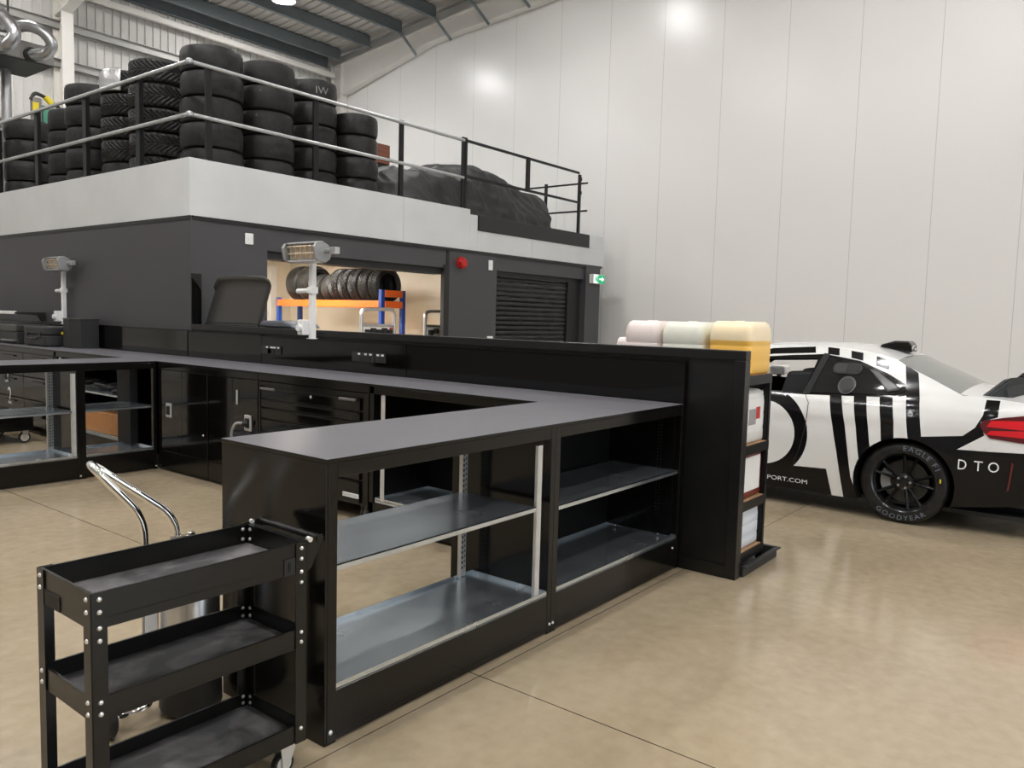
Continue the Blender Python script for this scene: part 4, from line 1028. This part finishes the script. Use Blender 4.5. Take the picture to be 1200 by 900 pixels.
def sheet(outline, polys, classify, off=0., step=.045, thick=0., inner_mi=0, side=1):
    """triangulated side panel following the body surface; outline and polys in (y, z)"""
    vs = []; es = []
    def add(poly):
        o = len(vs); n = len(poly); pts = []
        for i in range(n):
            a = Vector(poly[i]); b = Vector(poly[(i+1)%n]); k = max(1, int((b-a).length/step))
            for q in range(k): pts.append(a+(b-a)*q/k)
        vs.extend(pts); es.extend((o+i, o+(i+1)%len(pts)) for i in range(len(pts)))
    add(outline)
    for p in polys: add(p)
    ys = [p[0] for p in outline]; zs = [p[1] for p in outline]
    y = min(ys)+step*.53
    while y < max(ys):
        z = min(zs)+step*.47
        while z < max(zs):
            if inside((y, z), outline): vs.append(Vector((y, z)))
            z += step
        y += step
    ov, oe, of, _, _, _ = delaunay_2d_cdt(vs, es, [], 0, 1e-4)
    mb = MB(); nrm = []
    V3 = []; NN = []
    for p in ov:
        y, z = p; u = wf(y, z)
        e = .01
        dy = (wf(y+e, z)-wf(y-e, z))/(2*e); dz = (wf(y, z+e)-wf(y, z-e))/(2*e)
        n = Vector((1, -dy, -dz)).normalized()      # in (u, y, z)
        q = Vector((u, y, z))+n*off
        V3.append(q); NN.append(n)
    def W3(q): return (XC-side*q.x, q.y, q.z)
    tris = []
    for f in of:
        c = sum((ov[i] for i in f), Vector((0,0)))/len(f)
        if not inside(tuple(c), outline): continue
        k = classify(tuple(c))
        if k is None: continue
        a = V3[f[1]]-V3[f[0]]; b = V3[f[2]]-V3[f[0]]
        nn = sum((NN[i] for i in f), Vector((0,0,0)))
        f2 = tuple(f) if a.cross(b).dot(nn) > 0 else tuple(f)[::-1]
        tris.append((f2, k))
    fl = (lambda f: f[::-1]) if side == 1 else (lambda f: f)
    mb.v = [W3(q) for q in V3]; mb.f = [fl(f) for f, k in tris]; mb.m = [k for f, k in tris]
    nrm = [Vector((-side*n.x, n.y, n.z)) for n in NN]
    if thick:
        o = len(mb.v)
        mb.v += [W3(q-n*thick) for q, n in zip(V3, NN)]
        mb.f += [tuple(i+o for i in fl(f)[::-1]) for f, k in tris]; mb.m += [inner_mi]*len(tris)
        nrm += [-n for n in nrm]
    return mb, nrm

car = thing('race_car', 'white race car with bold black stripes beside the white wall', 'car', (XC, 2.7, 0))
OUT = [(.40,.22),(.62,.235),(.95,.19),(1.70,.14),(3.75,.14),(4.5,.14),(5.0,.2),(5.0,.70),(4.6,.80),(4.2,.87),(3.75,.955),(3.3,1.12),(2.95,1.24),(2.75,1.285),(2.5,1.315),(2.3,1.328),(2.0,1.332),(1.8,1.315),(1.6,1.283),(1.47,1.245),(1.40,1.205),(1.2,1.115),(.973,1.008),(.857,1.008),(.60,.985),(.40,.965)]
archR = circ(1.315, .315, .352); archF = circ(4.12, .315, .352)
DLO = [(3.45,.945),(2.95,1.165),(2.75,1.20),(2.445,1.225),(2.30,1.24),(2.02,1.262),(1.74,1.222),(1.515,1.137),(1.351,1.053),(1.312,1.018),(1.34,.984),(1.41,.961),(2.09,.932),(2.6,.92)]
FWIN = [(3.25,.962),(2.9,1.15),(2.445,1.20),(2.07,1.222),(2.108,.952),(2.6,.94)]
QWIN = [(1.985,1.24),(1.74,1.20),(1.52,1.118),(1.37,1.045),(1.35,1.015),(1.42,.978),(2.06,.948)]
BLACKS = [
  [(3.4,1.02),(2.47,1.292),(2.122,1.319),(2.104,1.268),(2.451,1.243),(2.95,1.14)],
  [(2.019,1.319),(1.926,1.312),(1.909,1.255),(2.003,1.262)],
  [(1.827,1.298),(1.731,1.284),(1.716,1.222),(1.811,1.240)],
  [(1.624,1.264),(1.521,1.237),(1.511,1.165),(1.61,1.19)],
  [(1.40,1.21),(1.298,1.152),(1.247,.96),(1.203,.69),(1.282,.60),(1.342,.97)],
  [(1.90,.945),(1.805,.5),(1.729,.10),(1.60,.10),(1.684,.31),(1.755,.724),(1.808,.945)],
  [(1.717,.955),(1.672,.715),(1.631,.467),(1.552,.5),(1.552,.559),(1.581,.724),(1.622,.955)],
  [(1.528,.96),(1.494,.768),(1.469,.56),(1.381,.56),(1.4,.778),(1.437,.97)],
  [(5.1,.30),(2.361,.292+.04),(1.878,.351),(1.82,.10),(5.1,.10)],
  [(.816,.99),(.731,.99),(.732,.873),(.832,.832),(.803,.737),(.966,.62),(.35,.635),(.35,.1),(1.0,.1),(1.6,.30),(1.52,.6),(1.315,.665),(1.282,.632),(1.203,.69),(.938,.722),(.864,.789),(.823,.882)],
  [(1.469,.64),(1.381,.65),(1.35,.56),(1.5,.55)],
]
ringO = circ(2.41, .595, .372, 64); ringI = circ(2.41, .595, .268, 64)
def classify(p):
    if inside(p, archR) or inside(p, archF): return None
    if inside(p, FWIN): return None
    if inside(p, DLO): return 1
    if inside(p, ringO) and not inside(p, ringI) and p[1] < .92: return 1
    for b in BLACKS:
        if inside(p, b): return 1
    return 0
for side in (1, -1):
    mb, nr = sheet(OUT, [archR, archF, DLO, FWIN, ringO, ringI]+BLACKS, classify, 0., .03, .018, 1, side)
    build('side_panel', mb, ['carwhite', 'carblack'], car, normals=nr, label='white side panel with black stripes and a black ring' if side == 1 else None)
    q, qn = sheet(QWIN, [], lambda p: 0, .006, .03, 0, 0, side)
    qw = build('quarter_window', q, 'glass', car, normals=qn)
    if side == 1:
        for nme, poly, mt, of_ in (('vent_frame', rrect(1.70,1.105,1.93,1.195,.044,6), 'cage', .012), ('vent', rrect(1.71,1.115,1.92,1.185,.036,6), 'black', .016), ('vent_cloth', [(1.715,1.125),(1.72,1.18),(1.82,1.185),(1.82,1.115)], 'cage', .018), ('filler_ring', circ(1.787,1.02,.068,28), 'hood', .014), ('filler_cap', circ(1.787,1.02,.055,28), 'black', .022),
                                   ('pane', [(1.66,1.16),(1.585,1.148),(1.40,1.03),(1.40,1.01),(1.48,.99)], 'cage', .012), ('pane_dark', [(1.64,1.15),(1.585,1.137),(1.42,1.03),(1.42,1.02),(1.48,1.003)], 'hood', .014)):
            s_, n_ = sheet(poly, [], lambda p: 0, of_, .03); build(nme, s_, mt, qw, normals=n_)
    fr, fn = sheet([(2.075,1.262),(2.15,1.25),(2.125,.935),(2.05,.935)] if False else [(2.03,1.262),(1.98,1.258),(2.055,.935),(2.11,.935)], [], lambda p: 0, .012, .05, 0, 0, side)
    build('door_pillar', fr, 'cage', car, normals=fn)
    if True:
        LP = [(.838,.812),(.819,.842),(.698,.872),(.579,.893),(.42,.90),(.42,.69),(.563,.70),(.768,.722),(.812,.765)]
        s_, n_ = sheet(LP, [], lambda p: 0, .008, .04, 0, 0, side); lp = build('tail_lamp', s_, 'lampdark', car, normals=n_)
        for zl in ((.735,.775), (.79,.845)):
            s_, n_ = sheet([(.795,zl[0]+.012),(.77,zl[1]),(.43,zl[1]+.02),(.43,zl[0]-.005)], [], lambda p: 0, .012, .04, 0, 0, side); build('lamp_bar', s_, 'lampred', lp, normals=n_)
        s_, n_ = sheet([(.628,.56),(.614,.555),(.632,.36),(.645,.345)], [], lambda p: 0, .008, .03, 0, 0, side); build('side_reflector', s_, 'lampdark', car, normals=n_)
    # seam of the door
    s_, n_ = sheet([(2.086,.93),(2.05,.868),(2.048,.78),(2.056,.674),(2.095,.48),(2.151,.335),(2.157,.335),(2.101,.48),(2.062,.674),(2.054,.78),(2.056,.868),(2.092,.93)], [], lambda p: 0, .004, .03, 0, 0, side)
    build('door_seam', s_, 'black', car, normals=n_)
    lf = -1 if side == 1 else 1
    def writing(txt, y_start, z_base, height, length, m, spacing=1.):
        vs, fs, wv = text_mesh(txt, height/.7, spacing); out = []
        for v in vs:
            y = y_start+lf*v[0]*length/wv if side == 1 else y_start-length+v[0]*length/wv
            z = z_base+v[1]; out.append((XC-side*(wf(y, z)+.004), y, z))
        build('lettering', MB().add(out, [f[::-1] if side == -1 else f for f in fs]), m, car, fix=False)
    writing('D', .957, .478, .074, .060, 'letter'); writing('T', .853, .478, .074, .056, 'letter'); writing('O', .768, .478, .074, .070, 'letter')
    writing('PORT.COM', 2.36, .200, .036, .335, 'letter')
# top skin: hood, windscreen, roof, rear screen, deck
def edge_z(y):
    e = [(.40,.965),(.60,.985),(.857,1.008),(.973,1.008),(1.2,1.115),(1.40,1.205),(1.47,1.245),(1.6,1.283),(1.8,1.315),(2.0,1.332),(2.3,1.328),(2.5,1.315),(2.75,1.285),(2.95,1.24),(3.3,1.12),(3.75,.955),(4.2,.87),(4.6,.80),(5.0,.70)]
    return interp(y, e)
def cen(y):
    c = [(.40,.03),(.9,.03),(1.2,.035),(1.45,.03),(1.7,.028),(2.2,.025),(2.8,.03),(3.7,.07),(5.0,.06)]
    return interp(y, c)
def top(name, y0, y1, n, m, parent, lift=0.):
    rows = []
    for i in range(n+1):
        y = y0+(y1-y0)*i/n; ze = edge_z(y); ue = wf(y, ze)
        rows.append([(XC-ue*t, y, ze+lift+cen(y)*(1-t*t)) for t in [-1+j/10 for j in range(21)]])
    return build(name, MB().grid(rows), m, parent, smooth=60)
top('hood', 3.75, 5.0, 14, 'carwhite', car); top('windscreen', 2.85, 3.75, 10, 'glass', car); top('roof', 1.46, 2.85, 24, 'carwhite', car)
rs = top('rear_screen', .99, 1.46, 12, 'rearglass', car); top('deck_lid', .40, .99, 10, 'carwhite', car)
rows = []
for z in [.22+.062*i for i in range(13)]:
    ue = wf(.40, z); rows.append([(XC-ue*t, .40-.13*(1-abs(t)**2.6), z) for t in [-1+j/12 for j in range(25)]])
g = MB().grid(rows); g.m = [1 if (.22+.062*(k//24)) < .60 else 0 for k in range(len(g.f))]
build('rear_bumper', g, ['carwhite', 'carblack'], car, smooth=60)
ue = wf(.40, .964); ze = edge_z(.40)
lip = [[(XC-ue*t, .405, ze+cen(.40)*(1-t*t)) for t in [-1+j/12 for j in range(25)]], [(XC-ue*t, .40-.07*(1-abs(t)**2.6), ze+.012+cen(.40)*(1-t*t)) for t in [-1+j/12 for j in range(25)]], [(XC-ue*t, .40-.135*(1-abs(t)**2.6), ze+.004+.02*(1-t*t)) for t in [-1+j/12 for j in range(25)]], [(XC-ue*t, .40-.13*(1-abs(t)**2.6), .955) for t in [-1+j/12 for j in range(25)]]]
build('deck_lip', MB().grid(lip), 'carwhite', car, smooth=60)
rows = []
for z in [.2+.05*i for i in range(11)]:
    ue = wf(5.0, z); rows.append([(XC-ue*t, 5.0+.22*(1-abs(t)**2.4), z) for t in [-1+j/12 for j in range(25)]])
g = MB().grid(rows); g.m = [1 if (.2+.05*(k//24)) < .42 else 0 for k in range(len(g.f))]
build('front_bumper', g, ['carwhite', 'carblack'], car, smooth=60)
build('floor_pan', MB().box(XC-.80, .45, .13, XC+.80, 5.0, .16).box(XC-.6, .45, .16, XC+.6, .8, .7).box(XC-.55, 3.5, .16, XC+.55, 4.9, .7), 'black', car)
build('dashboard', MB().box(XC-.75, 3.0, .6, XC+.75, 3.5, .93), 'seat', car, bevel=.03)
s_ = build('seat', MB().box(XC-.62, 2.25, .2, XC-.12, 2.75, .45).prism([(2.2,.4),(2.35,.4),(2.22,1.13),(2.08,1.13)], 0, XC-.60, XC-.14).prism([(2.1,.85),(2.4,.85),(2.33,1.1),(2.1,1.12)], 0, XC-.64, XC-.58).prism([(2.1,.85),(2.4,.85),(2.33,1.1),(2.1,1.12)], 0, XC-.16, XC-.10), 'seat', car, bevel=.03)
cg = MB()
for s in (-1, 1):
    cg.tube([(XC+s*.62,2.0,.15),(XC+s*.60,2.0,.95),(XC+s*.5,2.0,1.27)], .02, 10).tube([(XC+s*.5,2.0,1.27),(XC+s*.5,2.8,1.25),(XC+s*.68,3.5,.9)], .02, 10).tube([(XC+s*.5,2.0,1.27),(XC+s*.5,.9,.6)], .02, 10)
cg.tube([(XC-.5,2.0,1.27),(XC+.5,2.0,1.27)], .02, 10).tube([(XC-.6,2.0,.8),(XC+.6,2.0,.8)], .02, 10)
build('roll_cage', cg, 'cage', car, smooth=40)
build('steering_wheel', MB().tube([(XC-.37+.15*math.cos(a),2.92+.02*math.sin(a),.86+.13*math.sin(a)) for a in [2*PI*k/24 for k in range(24)]], .016, 8, closed=True).box(XC-.50,2.91,.85,XC-.24,2.94,.88), 'black', car, smooth=40)
for s in (-1, 1):
    mm_ = build('door_mirror', MB().prism(rrect(2.86,.97,3.02,1.07,.03,4), 0, XC-s*.92-.09, XC-s*.92+.09).box(min(XC-s*.84,XC-s*.9),2.9,.95,max(XC-s*.84,XC-s*.9),2.95,1.0), 'carwhite', car, bevel=.01)
for yc in (1.315, 4.12):
    for s in (-1, 1):
        x0_, x1_ = XC-s*.90, XC-s*.55
        build('arch_liner', MB().add([(x, yc+.356*math.cos(a), .315+.356*math.sin(a)) for x in (x0_, x1_) for a in [-.5+(PI+1.)*k/24 for k in range(25)]],
              [(k, k+1, 26+k, 25+k) for k in range(24)]), 'black', car, smooth=60)
    for xx in (XC-.56, XC+.54): build('arch_wall', MB().box(xx, yc-.36, .16, xx+.02, yc+.36, .67), 'black', car)
# wheels
TR = .318
def wheel(yc, s):
    xo = XC-s*.905; d = s   # outer face x; +d*... points inward
    wl = build('wheel', MB().lathe([(TR*.70,.02),(TR*.72,.0),(TR*.86,-.008),(TR*.955,.012),(TR*.99,.04),(TR,.07),(TR,.21),(TR*.985,.25),(TR*.9,.27),(TR*.70,.25)], (0,0,0), 0, 64), 'slick2', car, local=True, smooth=50)
    wl.location = (xo-wloc(car).x, yc-car.location.y, TR); wl.rotation_euler = (0, 0, 0 if s == 1 else PI)
    rim = MB().lathe([(TR*.70,.014),(TR*.735,.004),(TR*.735,.0),(TR*.69,.012),(TR*.655,.03),(TR*.64,.22),(TR*.66,.235),(TR*.72,.24)], (0,0,0), 0, 64, closed=False)
    for k in range(5):
        for dl in (-.17, .17):
            a0 = 2*PI*k/5+PI/2+.2; a1 = a0+dl*1.35
            p0 = Vector((.05, .055*math.cos(a0+dl*.9), .055*math.sin(a0+dl*.9))); p1 = Vector((.018, TR*.665*math.cos(a1), TR*.665*math.sin(a1)))
            dirv = (p1-p0).normalized(); n = Vector((1,0,0)).cross(dirv).normalized()
            v = []
            for p, hw, dp in ((p0,.016,.045),(p0.lerp(p1,.5)+Vector((.004,0,0)),.011,.035),(p1,.013,.03)):
                v += [p-n*hw+Vector((.012,0,0)), p+Vector((-.002,0,0)), p+n*hw+Vector((.012,0,0)), p+Vector((dp,0,0))]
            f = []
            for i in (0, 1):
                for q in range(4): f.append((i*4+q, i*4+(q+1)%4, i*4+4+(q+1)%4, i*4+4+q))
            f += [(3,2,1,0),(8,9,10,11)]
            rim.add(v, f)
    rim.lathe([(.001,.028),(.03,.03),(.036,.04),(.065,.05),(.068,.09),(.001,.09)], (0,0,0), 0, 30)
    r_ = build('rim', rim, 'rim', wl, local=True, smooth=40)
    for k in range(5):
        a = 2*PI*k/5+.6; nb = MB().cyl((.03,.045*math.cos(a),.045*math.sin(a)),(.055,.045*math.cos(a),.045*math.sin(a)),.009,8)
        build('wheel_nut', nb, 'heatgrey', r_, local=True)
    build('brake_disc', MB().lathe([(.05,.10),(.165,.10),(.165,.125),(.05,.125)], (0,0,0), 0, 40), 'hood', wl, local=True, smooth=40)
    cal = [(.105*math.cos(a),.105*math.sin(a)) for a in [PI*.0-.45+.09*k for k in range(11)]]+[(.178*math.cos(a),.178*math.sin(a)) for a in [.45-.09*k for k in range(11)]]
    build('caliper', MB().prism(cal, 0, .085, .14), 'brake', wl, local=True, bevel=.004)
    if s == 1:
        for txt, a0, sg, ht in (('EAGLE F1', 1.62, -1, .040), ('GOODYEAR', -2.25, 1, .036)):
            vs, fs, wv = text_mesh(txt, ht/.7, 1.25); out = []; span = 1.12 if sg == -1 else 1.35
            for v in vs:
                # seen from -X the +Y axis points left
                rr = TR*.845+(v[1]-ht/2)*(1 if sg == -1 else -1)
                a = a0+sg*v[0]*span/wv
                out.append((-.0085 if True else 0, -rr*math.cos(a), rr*math.sin(a)))
            build('lettering', MB().add(out, fs), 'tyreletter', wl, local=True, fix=False)
        build('mark', MB().box(-.009, -.262, .035, -.006, -.252, .065), 'yellow', wl, local=True)
for yc in (1.315, 4.12):
    for s in (1, -1): wheel(yc, s)
# roof camera pod and rear wing
p = build('roof_pod', MB().prism([(1.72,1.325),(1.70,1.352),(1.60,1.385),(1.50,1.385),(1.47,1.36),(1.46,1.29),(1.6,1.30)], 0, XC-.16, XC+.06), 'carblack', car, bevel=.015)
g = MB()
random.seed(3)
for k in range(9):
    yy, xx = 1.455, XC-.15+.022*k; g.lathe([(.001,-.004),(.008,-.004),(.009,0),(.001,.0)], (xx, 1.462, 1.315+random.random()*.05), 1, 8)
build('pod_fastener', g, 'boltm', p)
st = [(.705,.885,.985,.79,.962),(.638,.742,1.130,.735,.975),(.625,.738,1.136,.70,1.0),(.365,.66,1.14,.55,1.05),(0,.62,1.145,.47,1.07)]
rows = []
full = st+[(-a,b,c,d,e) for a,b,c,d,e in st[:-1][::-1]]
for u, yl, zl, yt, zt in full:
    x = XC-u; rows.append([(x,yl,zl),(x,yl-.04,zl+.014),(x,(yl+yt)/2,(zl+zt)/2+.016),(x,yt,zt+.012),(x,yt,zt-.004),(x,(yl+yt)/2,(zl+zt)/2-.014),(x,yl-.04,zl-.012),(x,yl,zl)])
wg = build('rear_wing', MB().grid(rows), 'wing', car, smooth=25)
for s in (-1, 1): build('wing_stay', MB().prism([(.80,.97),(.70,.97),(.66,1.11),(.72,1.13)], 0, XC+s*.35-.006, XC+s*.35+.006), 'carblack', wg)

# ------------------------------------------------------------------ camera, world, view
cam = bpy.data.cameras.new('camera'); co = bpy.data.objects.new('camera', cam); COL.objects.link(co)
cam.sensor_fit = 'HORIZONTAL'; cam.sensor_width = 36.; cam.lens = 930.137/1200*36.; cam.clip_end = 200
yaw, pitch, roll = [math.radians(a) for a in (52.03117, -4.81861, 1.5147)]
f = Vector((math.sin(yaw)*math.cos(pitch), math.cos(yaw)*math.cos(pitch), math.sin(pitch)))
r = Vector((math.cos(yaw), -math.sin(yaw), 0)); u = r.cross(f)
c_, s_ = math.cos(roll), math.sin(roll)
r2 = r*c_+u*s_; u2 = u*c_-r*s_
co.matrix_world = Matrix(((r2.x,u2.x,-f.x,0),(r2.y,u2.y,-f.y,0),(r2.z,u2.z,-f.z,1.5),(0,0,0,1)))
sc.camera = co
wd = bpy.data.worlds.new('world'); sc.world = wd; wd.use_nodes = True
wd.node_tree.nodes['Background'].inputs[0].default_value = (.80,.90,1,1); wd.node_tree.nodes['Background'].inputs[1].default_value = 1.5
pl = bpy.data.lights.new('doorway_portal', 'AREA'); pl.shape = 'RECTANGLE'; pl.size = DX1-DX0; pl.size_y = DZ; pl.cycles.is_portal = True
po = bpy.data.objects.new('doorway_portal', pl); COL.objects.link(po); po.location = ((DX0+DX1)/2, YB-.05, DZ/2); po.rotation_euler = (math.radians(90), 0, 0)
vs_ = sc.view_settings; vs_.view_transform = 'Standard'; vs_.look = 'None'; vs_.gamma = 1; vs_.exposure = 1.24; vs_.use_curve_mapping = False
sc.cycles.max_bounces = 8; sc.cycles.diffuse_bounces = 5; sc.cycles.glossy_bounces = 5; sc.cycles.use_denoising = True
sc.cycles.sample_clamp_indirect = 6.
